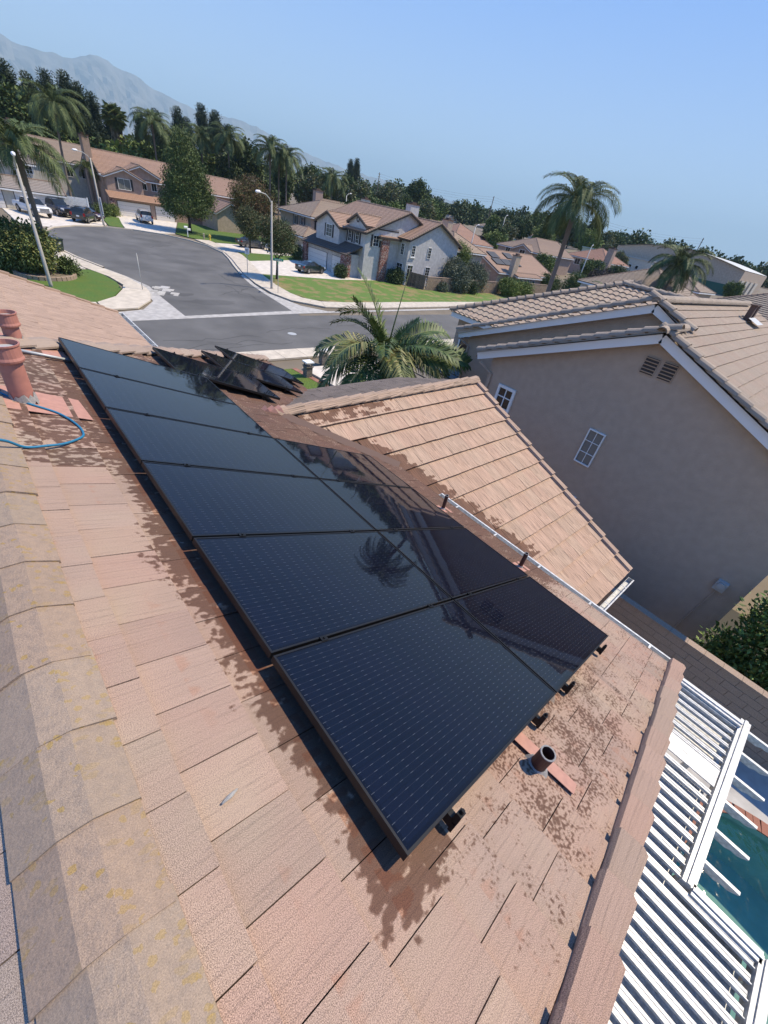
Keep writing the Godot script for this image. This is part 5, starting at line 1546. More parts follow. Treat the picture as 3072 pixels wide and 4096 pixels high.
	for q in [[118, -86, 0.8], [124, -88, 0.85], [113, -82, 0.7], [146, -88, 0.9], [141, -84, 0.8], [150, -100, 1.0], [135, -100, 0.9], [176, -110, 1.2], [186, -108, 1.1], [194, -104, 1.2], [204, -100, 1.1], [172, -124, 1.0], [214, -108, 1.0], [222, -98, 1.0], [176, -86, 1.0], [184, -84, 0.9], [208, -74, 0.9], [152, -68, 0.7], [150, -62, 0.6], [112, -52, 0.6], [118, -48, 0.55], [150, -30, 0.6], [98, -56, 0.6], [72, -32, 0.45], [76, -16, 0.42], [60, -15, 0.4], [66, -13, 0.38]]: spots.append(q)
	for q in spots: dup(protos[R.randi() % 6], v3(q[0], terrain(q[0], q[1]), q[1]), R.randf() * TAU, Vector3.ONE * q[2], "broad green tree " + ("in the belt behind the cul-de-sac houses" if q[0] < 66 and q[1] < -100 else ("in the belt behind the tan house" if q[1] < -90 and q[0] < 160 else ("near the school and playing field" if q[0] > 110 else "among the houses beyond the garden wall"))))
	# the distant wood, too far to count
	var wood := Node3D.new()
	var mm := MultiMesh.new()
	mm.transform_format = MultiMesh.TRANSFORM_3D
	mm.use_colors = true
	mm.mesh = coarse()
	mm.instance_count = 26000
	for k in 26000:
		var a := lerpf(deg_to_rad(4.0), deg_to_rad(96.0), R.randf())
		var tr := int(a * 260.0)
		var hr := hash(tr)
		var dist: float = lerpf(250.0, 520.0, (hr % 97) / 97.0)
		if a > deg_to_rad(56): dist += 40
		var hgt: float = 4.0 + (hr / 97) % 5 + (4.0 if (hr / 7) % 9 == 0 else 0.0)
		var y := pow(R.randf(), 0.8)
		var rad: float = 3.6 * sin(PI * clampf(0.15 + 0.85 * y, 0, 1)) + 0.4
		var aa := (tr + 0.5) / 260.0
		var c := v3(cos(aa) * dist, 0, -sin(aa) * dist)
		var p := c + v3(jit(rad), 0, jit(rad))
		p.y = terrain(c.x, c.z) + y * hgt
		mm.set_instance_transform(k, Transform3D(Basis.from_euler(v3(jit(1), jit(3), jit(1))).scaled(Vector3.ONE * R.randf_range(1.6, 3.0)), p))
		var cc: Color = [DK[0], DK[1], MD[0], MD[1], MD[2]][tr % 5] * R.randf_range(0.8, 1.2)
		cc.a = 1.0
		mm.set_instance_color(k, cc)
	var o := MultiMeshInstance3D.new()
	o.multimesh = mm
	o.material_override = mats["leaf"]
	o.name = "distant_wood"
	add_child(o)
	tag(o, "distant belt of dark green trees along the skyline", "trees", "", "stuff")
	wood.free()
# ---- vehicles: lofted body. stations [x, y_bottom, y_belt, y_top, w_belt, w_top, flag]; flag of the span that follows: b body, s side glass, w windscreen
const CARS := {
	"coupe": [[-2.15, 0.42, 0.62, 0.66, 0.70, 0.60, "b"], [-2.10, 0.30, 0.86, 0.92, 0.82, 0.70, "b"], [-1.75, 0.22, 0.95, 1.02, 0.85, 0.70, "w"], [-0.85, 0.20, 0.93, 1.33, 0.87, 0.58, "s"], [-0.05, 0.20, 0.91, 1.38, 0.87, 0.58, "s"], [0.25, 0.20, 0.90, 1.33, 0.87, 0.58, "w"], [1.05, 0.20, 0.86, 0.94, 0.86, 0.72, "b"], [1.85, 0.22, 0.72, 0.80, 0.83, 0.66, "b"], [2.12, 0.30, 0.58, 0.64, 0.74, 0.56, "b"], [2.18, 0.40, 0.50, 0.54, 0.62, 0.48, "b"]],
	"sedan": [[-2.3, 0.45, 0.70, 0.76, 0.74, 0.64, "b"], [-2.25, 0.32, 0.92, 0.98, 0.86, 0.74, "b"], [-1.65, 0.24, 0.98, 1.06, 0.90, 0.74, "w"], [-0.95, 0.22, 0.97, 1.40, 0.91, 0.62, "s"], [0.25, 0.22, 0.95, 1.45, 0.91, 0.62, "s"], [0.45, 0.22, 0.94, 1.40, 0.91, 0.62, "w"], [1.25, 0.22, 0.90, 0.98, 0.90, 0.76, "b"], [2.05, 0.24, 0.76, 0.84, 0.87, 0.70, "b"], [2.30, 0.32, 0.60, 0.66, 0.78, 0.60, "b"], [2.36, 0.42, 0.52, 0.56, 0.66, 0.5, "b"]],
	"suv": [[-2.35, 0.50, 0.80, 0.86, 0.80, 0.70, "b"], [-2.30, 0.36, 1.08, 1.16, 0.90, 0.78, "w"], [-2.05, 0.28, 1.10, 1.66, 0.93, 0.68, "s"], [-0.9, 0.26, 1.08, 1.76, 0.94, 0.68, "s"], [0.25, 0.26, 1.06, 1.74, 0.94, 0.68, "s"], [0.45, 0.26, 1.05, 1.68, 0.94, 0.68, "w"], [1.15, 0.26, 1.02, 1.10, 0.93, 0.78, "b"], [2.05, 0.28, 0.90, 1.00, 0.91, 0.74, "b"], [2.33, 0.36, 0.70, 0.78, 0.84, 0.66, "b"], [2.38, 0.46, 0.60, 0.64, 0.74, 0.56, "b"]],
	"pickup": [[-2.95, 0.62, 1.06, 1.10, 0.92, 0.88, "b"], [-2.90, 0.48, 1.12, 1.16, 0.97, 0.92, "b"], [-1.05, 0.40, 1.14, 1.18, 0.98, 0.92, "b"], [-0.98, 0.40, 1.18, 1.80, 0.99, 0.74, "s"], [0.1, 0.40, 1.18, 1.90, 0.99, 0.76, "s"], [0.72, 0.40, 1.17, 1.86, 0.99, 0.76, "w"], [1.35, 0.40, 1.16, 1.26, 0.99, 0.84, "b"], [2.55, 0.42, 1.08, 1.18, 0.97, 0.80, "b"], [2.78, 0.48, 0.92, 1.00, 0.93, 0.74, "b"], [2.84, 0.58, 0.84, 0.90, 0.86, 0.68, "b"]],
}
func vehicle(label: String, kind: String, at: Vector3, turn: float, paint: String) -> Node3D:
	var T := thing({"coupe": "coupe", "sedan": "sedan", "suv": "sport_utility_car", "pickup": "pickup_truck"}[kind], label, {"coupe": "car", "sedan": "car", "suv": "car", "pickup": "truck"}[kind], at, turn)
	var S: Array = CARS[kind]
	var ring := func(s: Array) -> Array:
		var d: float = s[2] - s[1]
		return [Vector2(s[4] * 0.90, s[1]), Vector2(s[4] * 0.98, s[1] + d * 0.25), Vector2(s[4], s[1] + d * 0.6), Vector2(s[4] * 0.95, s[2]), Vector2(s[5] + (s[4] * 0.95 - s[5]) * 0.12, s[3] - (s[3] - s[2]) * 0.12), Vector2(s[5] * 0.7, s[3]), Vector2(0, s[3] + 0.02)]
	var body := MB.new()
	var glass := MB.new()
	for k in S.size() - 1:
		var a: Array = ring.call(S[k])
		var b: Array = ring.call(S[k + 1])
		for j in 6:
			var m := body
			if S[k][6] == "s" and j == 3: m = glass
			if S[k][6] == "w" and j >= 3: m = glass
			for e in [-1.0, 1.0]:
				var P := func(q: Vector2, x: float) -> Vector3: return v3(x, q.y, q.x * e)
				if e > 0: m.quad(P.call(a[j], S[k][0]), P.call(b[j], S[k + 1][0]), P.call(b[j + 1], S[k + 1][0]), P.call(a[j + 1], S[k][0]))
				else: m.quad(P.call(b[j], S[k + 1][0]), P.call(a[j], S[k][0]), P.call(a[j + 1], S[k][0]), P.call(b[j + 1], S[k + 1][0]))
	for k in [0, S.size() - 1]:
		var a: Array = ring.call(S[k])
		for j in 6: body.quad(v3(S[k][0], a[j].y, a[j].x), v3(S[k][0], a[j + 1].y, a[j + 1].x), v3(S[k][0], a[j + 1].y, -a[j + 1].x), v3(S[k][0], a[j].y, -a[j].x))
	part("body", body, mats[paint], T)
	part("windows", glass, mats["glass"], T)
	var f: float = S[-1][0]
	var b: float = S[0][0]
	var wr := 0.33 if kind in ["coupe", "sedan"] else (0.37 if kind == "suv" else 0.41)
	var wb: float = {"coupe": 1.29, "sedan": 1.38, "suv": 1.42, "pickup": 1.78}[kind]
	var hw: float = S[4][4]
	for x in [-wb, wb]:
		for e in [-1.0, 1.0]:
			var ar := MB.new()
			ar.lathe(PackedVector2Array([Vector2(0.02, -0.11), Vector2(wr * 0.8, -0.11), Vector2(wr, -0.07), Vector2(wr, 0.07), Vector2(wr * 0.8, 0.115), Vector2(wr * 0.66, 0.115), Vector2(wr * 0.64, 0.10)]), Vector3.ZERO, 20)
			var w := part("wheel", ar, mats["tyre"], T)
			w.transform = Transform3D(Basis(v3(1, 0, 0), PI / 2 * e), v3(x, wr, e * (hw - 0.10)))
			var rm := MB.new()
			for k in 5:
				var an := TAU * k / 5
				rm.box(v3(cos(an), 0, -sin(an)) * wr * 0.34 + v3(0, 0.102, 0), v3(wr * 0.66, 0.02, wr * 0.17), Basis(Vector3.UP, an))
			rm.lathe(PackedVector2Array([Vector2(wr * 0.66, 0.095), Vector2(wr * 0.64, 0.118), Vector2(wr * 0.57, 0.112)]), Vector3.ZERO, 20)
			part("rim", rm, mats["rim"], w)
			var wa := MB.new()
			wa.lathe(PackedVector2Array([Vector2(wr * 1.14, -0.004), Vector2(wr * 1.14, 0.006), Vector2(0.01, 0.006)]), Vector3.ZERO, 20)
			var o := part("wheel_arch", wa, mats["plastic_black"], T)
			o.transform = Transform3D(Basis(v3(1, 0, 0), PI / 2 * e), v3(x, wr * 1.08, e * (hw - 0.012)))
	var y1: float = S[-2][2]
	for e in [-1.0, 1.0]:
		var q := MB.new()
		q.box(v3(f - 0.10, y1 + 0.06, e * hw * 0.70), v3(0.14, 0.14 if kind != "pickup" else 0.24, 0.36), Basis(Vector3.UP, -e * 0.35))
		part("headlight", q, mats["lamp_clear"], T)
		var r := MB.new()
		r.box(v3(b + 0.07, S[1][2] - 0.10, e * hw * 0.80), v3(0.16, 0.18 if kind != "suv" else 0.34, 0.22), Basis(Vector3.UP, e * 0.3))
		part("tail_light", r, mats["lamp_red"], T)
		var mi := MB.new()
		mi.box(v3(S[6][0] - 0.25, S[6][2] + 0.12, e * (hw + 0.08)), v3(0.12, 0.14, 0.2))
		part("mirror", mi, mats[paint], T)
	var g := MB.new()
	g.box(v3(f - 0.03, y1 - 0.02, 0), v3(0.08, 0.16 if kind != "pickup" else 0.34, 0.9 if kind != "pickup" else 1.1))
	part("grille", g, mats["chrome" if kind == "pickup" and paint == "car_white" else "grille_black"], T)
	for x in [f - 0.02, b + 0.03]:
		var q := MB.new()
		q.box(v3(x, S[1][1] + 0.16, 0), v3(0.12, 0.16, hw * 1.75))
		part("bumper", q, mats["chrome" if kind == "pickup" else paint], T)
	var lp := MB.new()
	lp.box(v3(b - 0.02, 0.78, 0), v3(0.03, 0.15, 0.32))
	part("number_plate", lp, mats["sign_white"], T)
	if kind == "suv":
		for e in [-1.0, 1.0]:
			var q := MB.new()
			q.bar(v3(-1.8, 1.76, e * 0.55), v3(0.2, 1.80, e * 0.55), 0.03, 0.03)
			part("roof_rail", q, mats["rim"], T)
	return T
func flat_poly(pts: Array, y: float, th: float) -> MB:
	var m := MB.new()
	var p := PackedVector2Array()
	for q in pts: p.push_back(Vector2(q[0], q[1]))
	m.prism(p, Transform3D(Basis(v3(1, 0, 0), v3(0, 0, 1), v3(0, -1, 0)), v3(0, y, 0)), th)
	return m
func arc(c: Vector2, r: float, a0: float, a1: float, n := 10) -> Array:
	var o := []
	for k in n + 1:
		var a := deg_to_rad(lerpf(a0, a1, float(k) / n))
		o.append([c.x + cos(a) * r, c.y + sin(a) * r])
	return o
func ground() -> void:
	var g := MB.new()
	# terrain: flat round the street, rising gently beyond
	var n := 60
	var pos := func(i: int, j: int) -> Vector3:
		var f := func(k: int) -> float:
			var t := (k - n / 2.0) / (n / 2.0)
			return signf(t) * (absf(t) * 240.0 + pow(absf(t), 4.0) * 16000.0)
		var x: float = f.call(i) + 90.0
		var z: float = f.call(j) - 60.0
		return v3(x, terrain(x, z) * (1.0 if absf(x) + absf(z) < 3000 else 0.0) - 0.03, z)
	for i in n:
		for j in n:
			var a: Vector3 = pos.call(i, j)
			var c: Vector3 = pos.call(i + 1, j + 1)
			# leave the pool open
			if a.x < 10 and c.x > -6 and a.z < 14 and c.z > 0: continue
			g.quad(pos.call(i, j + 1), c, pos.call(i + 1, j), a)
	g.quad(v3(-30, -0.03, 0.3), v3(90, -0.03, 0.3), v3(90, -0.03, -4.0), v3(-30, -0.03, -4.0))
	setting("ground", g, mats["earth"])
	# roads
	setting("road", flat_poly([[-80, -33.4], [130, -33.4], [130, -23.7], [-80, -23.7]], 0.0, 0.02), mats["asphalt"])
	var bulb := [[11.1, -33.4], [11.2, -38.6], [11.4, -42.5], [10.6, -46.0], [9.6, -49.0], [8.4, -53.0], [7.6, -57.0], [7.3, -62.0], [7.9, -67.0], [9.5, -71.0], [12.3, -74.4], [15.9, -76.4], [19.5, -76.4], [23.0, -74.8], [25.5, -71.6], [26.8, -67.8], [26.8, -63.0], [25.7, -58.8], [24.2, -54.0], [22.9, -49.5], [21.9, -45.0], [21.4, -41.0], [20.9, -33.4]]
	setting("cul_de_sac", flat_poly(bulb, 0.004, 0.02), mats["asphalt"])
	# concrete gutters: a pale band along the kerbs and the cross gutter at the junction
	var band := func(pts: Array, w: float, y: float, called: String, mt: String, side := 1.0, kerb := false) -> void:
		var m := MB.new()
		for k in pts.size() - 1:
			var a := Vector2(pts[k][0], pts[k][1])
			var b := Vector2(pts[k + 1][0], pts[k + 1][1])
			var na := (Vector2(pts[k + 1][0], pts[k + 1][1]) - Vector2(pts[maxi(k - 1, 0)][0], pts[maxi(k - 1, 0)][1])).normalized().orthogonal() * w * side
			var nb := (Vector2(pts[mini(k + 2, pts.size() - 1)][0], pts[mini(k + 2, pts.size() - 1)][1]) - a).normalized().orthogonal() * w * side
			var A := v3(a.x, y, a.y)
			var B := v3(b.x, y, b.y)
			var C := v3(b.x + nb.x, y, b.y + nb.y)
			var D := v3(a.x + na.x, y, a.y + na.y)
			m.quad(A, B, C, D)
			if kerb:
				m.quad(A, B, B - v3(0, y, 0), A - v3(0, y, 0)); m.quad(D, C, C - v3(0, y, 0), D - v3(0, y, 0))
		setting(called, m, mats[mt])
	var edge: Array = bulb.slice(1)
	edge.pop_back()
	band.call(edge, 0.45, 0.008, "street_gutter", "gutter_concrete", 1.0)
	band.call(edge.slice(3, edge.size() - 2), 0.18, 0.13, "kerb", "concrete", 1.0, true)
	setting("cross_gutter", flat_poly([[6.9, -33.0], [11.0, -33.5], [20.9, -34.9], [20.9, -34.0], [6.9, -32.4]], 0.008, 0.02), mats["gutter_concrete"])
	setting("street_gutter", flat_poly([[20.9, -34.9], [24.5, -34.7], [48, -36.3], [90, -38.0], [90, -37.5], [48, -35.7], [20.9, -34.0]], 0.0085, 0.02), mats["gutter_concrete"])
	setting("corner_apron", flat_poly([[6.9, -33.0], [11.1, -33.5], [11.2, -38.6], [11.3, -40.5], [10.4, -40.8], [10.2, -37.6], [8.8, -35.2], [6.6, -34.4]], 0.012, 0.02), mats["gutter_concrete"])
	setting("corner_apron", flat_poly([[20.9, -34.9], [25.0, -34.4], [22.9, -36.6], [22.1, -40.6], [21.5, -42.0]], 0.012, 0.02), mats["gutter_concrete"])
	# pavements with slab joints
	var slabs := func(pts: Array, w: float, called: String, side: float) -> void:
		var S := Node3D.new()
		S.name = numbered(called)
		add_child(S, true)
		S.set_meta("kind", "structure")
		for k in pts.size() - 1:
			var a := Vector2(pts[k][0], pts[k][1])
			var b := Vector2(pts[k + 1][0], pts[k + 1][1])
			var p := (b - a).normalized()
			var na := (b - Vector2(pts[maxi(k - 1, 0)][0], pts[maxi(k - 1, 0)][1])).normalized().orthogonal() * w * side
			var nb := (Vector2(pts[mini(k + 2, pts.size() - 1)][0], pts[mini(k + 2, pts.size() - 1)][1]) - a).normalized().orthogonal() * w * side
			var c := maxi(1, int(a.distance_to(b) / 1.6))
			for j in c:
				var s := a.lerp(b, float(j) / c) + p * 0.012
				var e := a.lerp(b, float(j + 1) / c) - p * 0.012
				var ns := na.lerp(nb, float(j) / c)
				var ne := na.lerp(nb, float(j + 1) / c)
				var m := flat_poly([[s.x, s.y], [e.x, e.y], [e.x + ne.x, e.y + ne.y], [s.x + ns.x, s.y + ns.y]], 0.12 + jit(0.002), 0.12)
				for i in m.c.size(): m.c[i] = Color(1, 1, 1) * R.randf_range(0.92, 1.04)
				part("slab", m, mats["concrete"], S)
	slabs.call([[10.9, -41.4], [10.4, -45.4], [9.3, -48.6], [8.1, -52.8], [7.3, -56.8]], 1.4, "pavement", 1.0)
	slabs.call([[26.9, -73.0], [27.3, -68.0], [27.2, -63.0], [26.1, -58.6], [24.7, -54.0], [23.4, -49.5], [22.5, -45.0], [22.2, -41.0], [22.8, -38.2], [25.2, -35.9], [29, -35.5], [34.5, -35.8], [43, -36.4], [62, -37.4], [90, -38]], 2.2, "pavement", 1.0)
	slabs.call([[60, -23.4], [34, -23.4], [12, -23.5], [-20, -23.4]], 1.6, "pavement", -1.0)
	slabs.call([[6.2, -34.5], [-30, -34.5]], 2.2, "pavement", -1.0)
	setting("ramp_pad", flat_poly([[6.3, -36.75], [6.3, -34.8], [8.5, -35.3], [10.0, -37.5], [10.7, -40.0], [10.85, -41.3], [9.35, -42.2], [8.95, -40.8], [7.9, -38.5]], 0.115, 0.1), mats["concrete"])
	# lawns and drives
	setting("lawn", flat_poly([[-14, -36.8], [6.4, -36.8], [7.8, -38.6], [8.9, -41.0], [9.1, -43.2], [8.7, -46.2], [8.1, -47.6], [6.4, -47.2], [2.0, -47.8], [-14, -48.2]], 0.10, 0.1), mats["lawn"])
	setting("driveway", flat_poly([[-14, -48.3], [2.0, -47.9], [6.3, -47.3], [7.9, -47.8], [7.0, -52.6], [5.8, -57], [-14, -58]], 0.11, 0.1), mats["driveway"])
	setting("lawn", flat_poly([[-14, -58.1], [5.6, -57.2], [5.3, -62], [5.9, -68], [-14, -72]], 0.10, 0.1), mats["lawn"])
	setting("driveway", flat_poly([[6.0, -84.0], [6.2, -70.5], [9.4, -71.2], [12.2, -74.6], [15.8, -76.7], [16.9, -79.0], [17.6, -84.0], [17.6, -90], [13, -90], [13, -84.1]], 0.07, 0.1), mats["driveway"])
	setting("lawn", flat_poly([[16.9, -77.6], [18.6, -77.2], [20.9, -88.6], [18.0, -89.0], [17.7, -84.0]], 0.10, 0.1), mats["lawn"])
	setting("driveway", flat_poly([[18.7, -76.7], [22.4, -75.4], [25.5, -77.0], [31.0, -92.0], [21.2, -92.0]], 0.07, 0.1), mats["driveway"])
	setting("lawn", flat_poly([[25.6, -77.0], [26.6, -74.4], [29.6, -71.8], [35.5, -72.6], [44, -78], [44, -92], [31.2, -92.0]], 0.10, 0.1), mats["lawn"])
	setting("driveway", flat_poly([[29.5, -71.6], [29.5, -65.6], [30.2, -64.7], [41.3, -66.0], [41.3, -73.0], [35.6, -72.5]], 0.08, 0.1), mats["driveway"])
	setting("lawn", flat_poly([[29.4, -65.4], [28.2, -60.6], [27.8, -58.0], [38.9, -62.6], [41.3, -65.8], [30.2, -64.5]], 0.10, 0.1), mats["lawn"])
	setting("driveway", flat_poly([[28.3, -60.8], [26.9, -54.2], [25.7, -50.2], [36.4, -49.4], [43.8, -50.4], [44.0, -51.6], [39.0, -51.9], [38.95, -62.4]], 0.085, 0.1), mats["driveway"])
	setting("lawn", flat_poly([[25.6, -50.0], [24.7, -45.4], [24.5, -41.0], [25.2, -38.9], [27.6, -37.7], [34.6, -38.0], [43, -38.6], [62, -39.6], [90, -40.3], [90, -45], [49.2, -45.3], [47.3, -48.3], [43.7, -50.3], [36.4, -49.3]], 0.10, 0.1), mats["lawn_dry"])
	# our front yard
	setting("lawn", flat_poly([[6.0, -21.8], [13.2, -21.8], [13.6, -18.5], [12.6, -15.5], [10.5, -13.0], [6.0, -11.0]], 0.10, 0.1), mats["lawn"])
	setting("driveway", flat_poly([[13.9, -21.8], [24, -21.8], [24, -6], [9.2, -6], [9.2, -11], [12.2, -13.2], [13.6, -16.0], [14.2, -18.6]], 0.09, 0.1), mats["driveway"])
	var bb := MB.new()
	var pts := [[13.3, -21.7], [13.75, -18.5], [12.75, -15.4], [10.6, -12.8]]
	for k in 60:
		var t := k / 60.0 * 3.0
		var i := mini(int(t), 2)
		var a := Vector2(pts[i][0], pts[i][1]).lerp(Vector2(pts[i + 1][0], pts[i + 1][1]), t - i)
		bb.col = Color.WHITE * R.randf_range(0.75, 1.0)
		bb.box(v3(a.x, 0.07, a.y), v3(0.34, 0.1, 0.15), Basis(Vector3.UP, 0.3))
	setting("brick_edging", bb, mats["edging"])
	setting("playing_field", flat_poly([[128, -92], [232, -150], [262, -120], [190, -74], [150, -66]], 6.2, 0.2), mats["field"])
	# patches on the asphalt
	var pc := MB.new()
	for k in 26:
		var a := jit(1.0)
		pc.col = Color(1, 0.98, 0.93) * R.randf_range(0.75, 1.1)
		var o := v3(11.9 + jit(0.8), 0.0135 + k * 0.0004, -41.0 + a * 1.6)
		var l := R.randf_range(0.12, 0.5)
		pc.quad(o + v3(-l, 0, l * 0.5), o + v3(l * 0.3, 0, l), o + v3(l, 0, -l * 0.4), o + v3(-l * 0.3, 0, -l))
	tag(part("cement_spill", pc, mats["mastic"]), "pale splash of dried cement on the asphalt by the thin sign post", "stain")
	var cr := MB.new()
	for k in 14:
		var p := v3(R.randf_range(0, 30), 0.0045, R.randf_range(-32, -25))
		for s in 9:
			var q := p + v3(R.randf_range(0.3, 1.0), 0, jit(0.5))
			cr.quad(p + v3(0, 0, 0.02), q + v3(0, 0, 0.02), q - v3(0, 0, 0.02), p - v3(0, 0, 0.02))
			p = q
	tag(part("asphalt_cracks", cr, mats["tyre"]), "thin dark cracks wandering over the cross street asphalt", "cracks", "", "stuff")
	# old repairs and worn patches: irregular thin overlays of slightly different asphalt
	for q in [[14.5, -37.5, 2.2, 0.82], [19.0, -70.0, 1.6, 1.25], [11.5, -70.0, 1.4, 1.22], [24.0, -72.0, 1.2, 1.2], [13.2, -40.0, 1.3, 0.7], [4.0, -29.0, 2.0, 0.85], [26.0, -27.5, 2.2, 1.12], [18.0, -55.0, 2.6, 0.9]]:
		var pm := MB.new()
		pm.col = Color(1, 1, 1) * q[3]
		var rim := []
		for k in 18:
			var a := TAU * k / 18
			rim.append(v3(q[0] + cos(a) * q[2] * R.randf_range(0.6, 1.25), 0.0085, q[1] + sin(a) * q[2] * 0.45 * R.randf_range(0.6, 1.25)))
		for k in 18: pm.tri(v3(q[0], 0.0085, q[1]), rim[k], rim[(k + 1) % 18])
		setting("asphalt_patch", pm, mats["asphalt"])
	var cr2 := MB.new()
	for k in 16:
		var p := v3(R.randf_range(9, 24), 0.0095, R.randf_range(-72, -36))
		var dr := R.randf() * TAU
		for s in 8:
			var q := p + v3(cos(dr + jit(0.7)), 0, sin(dr + jit(0.7))) * R.randf_range(0.3, 0.9)
			if q.x < 11.5 or q.x > 20.8: break
			var sd := (q - p).normalized().cross(Vector3.UP) * 0.022
			cr2.quad(p + sd, q + sd, q - sd, p - sd)
			p = q
	tag(part("asphalt_cracks", cr2, mats["tyre"]), "thin dark cracks wandering over the cul-de-sac asphalt", "cracks", "", "stuff")
	var mh := MB.new()
	mh.lathe(PackedVector2Array([Vector2(0.34, 0.0), Vector2(0.34, 0.012), Vector2(0.01, 0.012)]), v3(17.2, 0, -28.6), 18)
	tag(part("manhole_cover", mh, mats["galv"]), "round manhole cover in the cross street", "manhole")
func text_on(parent: Node, s: String, h: float, at: Transform3D, mt: Material) -> void:
	var t := TextMesh.new()
	t.text = s
	t.font_size = 32
	t.pixel_size = h / 24.0
	t.depth = 0.004
	var o := MeshInstance3D.new()
	o.mesh = t
	o.material_override = mt
	o.name = "lettering"
	o.transform = at
	parent.add_child(o, true)
func street_things() -> void:
	# lamp posts
	for q in [[4.32, -40.95, 7.1, -95.0, "tall concrete lamp post beside the round planter", "cement_pole"], [23.16, -42.79, 7.45, 200.0, "tall grey lamp post with curved arm beside the street name sign", "cement_pole"], [16.27, -77.7, 7.3, 200.0, "tall concrete lamp post carrying a notice board in front of the parked cars", "cement_pole"], [74.0, -100.0, 8.0, 20.0, "slender lamp post behind the tan house chimney", "galv"], [84.0, -67.0, 7.6, 20.0, "slender lamp post beside the red tile roof", "galv"], [108.0, -52.0, 7.4, 20.0, "lamp post with curved arm near the dark purple tree", "galv"], [120.0, -86.0, 8.6, 20.0, "lamp post at the edge of the playing field", "galv"]]:
		var T := thing("lamp_post", q[4], "lamp post", v3(q[0], terrain(q[0], q[1]), q[1]), deg_to_rad(q[3]), "lamp posts")
		var h: float = q[2]
		var m := MB.new()
		m.tube([v3(0, 0, 0), v3(0, 0.3, 0), v3(0, h, 0)], [0.14, 0.125, 0.08], 10)
		part("pole", m, mats[q[5]], T, true)
		var a := MB.new()
		a.tube([v3(0, h - 0.3, 0), v3(0.25, h + 0.12, 0), v3(0.8, h + 0.42, 0), v3(1.5, h + 0.5, 0)], [0.05, 0.045, 0.04, 0.035], 7)
		part("arm", a, mats["galv"], T, true)
		var l := MB.new()
		l.tube([v3(1.4, h + 0.50, 0), v3(1.6, h + 0.53, 0), v3(1.95, h + 0.52, 0), v3(2.1, h + 0.50, 0)], [0.05, 0.12, 0.11, 0.03], 8)
		part("lamp_head", l, mats["sign_white"], T, true)
		if q[4].contains("notice"):
			var b := MB.new()
			b.box(v3(-0.14, 2.3, 0.05), v3(0.03, 1.9, 0.62))
			b.box(v3(-0.16, 2.9, 0.05), v3(0.02, 0.06, 0.5))
			part("notice_board", b, mats["sign_white"], T)
	# signs
	var T := thing("street_sign", "green street name sign on a thin post at the corner", "sign", v3(22.9, 0.1, -41.0))
	var m := MB.new()
	m.tube([Vector3.ZERO, v3(0, 2.75, 0)], [0.03, 0.03], 8)
	part("post", m, mats["galv"], T, true)
	for k in 2:
		var yy := 2.90 - k * 0.26
		var rot := Basis(Vector3.UP, deg_to_rad(-14.0 if k == 0 else 52.0))
		var b := MB.new()
		b.box(v3(0, yy, 0), v3(1.0 if k == 0 else 0.8, 0.22, 0.02), rot)
		var o := part("blade", b, mats["sign_green"], T)
		text_on(o, "Rosefire" if k == 0 else "Primo", 0.13, Transform3D(rot, rot * v3(0, yy, 0.016)), mats["sign_white"])
	T = thing("notice_sign", "white notice sign on a thin post by the young tree", "sign", v3(23.7, 0.1, -49.3))
	m = MB.new()
	m.tube([Vector3.ZERO, v3(0, 2.5, 0)], [0.03, 0.03], 8)
	part("post", m, mats["galv"], T, true)
	var nb := MB.new()
	nb.box(v3(-0.02, 2.3, 0.04), v3(0.46, 0.62, 0.02), Basis(Vector3.UP, -0.35))
	var np := part("plate", nb, mats["sign_white"], T)
	var rr := Basis(Vector3.UP, -0.35)
	for k in 3:
		m = MB.new()
		m.box(v3(-0.02, 2.42 - k * 0.11, 0.04) + rr * v3(0, 0, 0.013), v3([0.30, 0.24, 0.14][k], 0.045, 0.006), rr)
		part("print_line", m, mats["shutter"], np)
	T = thing("notice_sign", "edge-on sign plate on a thin post at the pavement ramp", "sign", v3(10.4, 0.1, -40.8))
	m = MB.new()
	m.tube([Vector3.ZERO, v3(0, 2.5, 0)], [0.03, 0.03], 8)
	part("post", m, mats["galv"], T, true)
	m = MB.new()
	m.box(v3(0, 2.25, 0), v3(0.46, 0.62, 0.02), Basis(Vector3.UP, 1.25))
	part("plate", m, mats["galv"], T)
	# mailboxes, hydrant, marker post, bins
	T = thing("mailbox", "white mailbox pair on a post by the dark tree", "mailbox", v3(26.6, 0.1, -74.8))
	fbox(T, "post", v3(0, 0.6, 0), v3(0.1, 1.2, 0.1), "vinyl_white")
	for k in 2:
		m = MB.new()
		m.box(v3(-0.2 + k * 0.4, 1.15 - k * 0.25, 0), v3(0.5, 0.16, 0.2)); m.tube([v3(-0.2 + k * 0.4 - 0.25, 1.23 - k * 0.25, 0), v3(-0.2 + k * 0.4 + 0.25, 1.23 - k * 0.25, 0)], [0.1, 0.1], 10)
		part("box", m, mats["vinyl_white"], T)
	T = thing("fire_hydrant", "yellow fire hydrant at the lawn edge", "hydrant", v3(29.35, 0.1, -73.4))
	m = MB.new()
	m.lathe(PackedVector2Array([Vector2(0.17, 0), Vector2(0.17, 0.06), Vector2(0.11, 0.08), Vector2(0.11, 0.55), Vector2(0.15, 0.57), Vector2(0.15, 0.62), Vector2(0.09, 0.74), Vector2(0.03, 0.78), Vector2(0.03, 0.84), Vector2(0.001, 0.84)]), Vector3.ZERO, 14)
	part("barrel", m, mats["hydrant"], T)
	for e in [-1.0, 1.0]:
		m = MB.new()
		m.tube([v3(0.08 * e, 0.48, 0), v3(0.20 * e, 0.48, 0)], [0.06, 0.07], 10)
		part("outlet", m, mats["hydrant"], T)
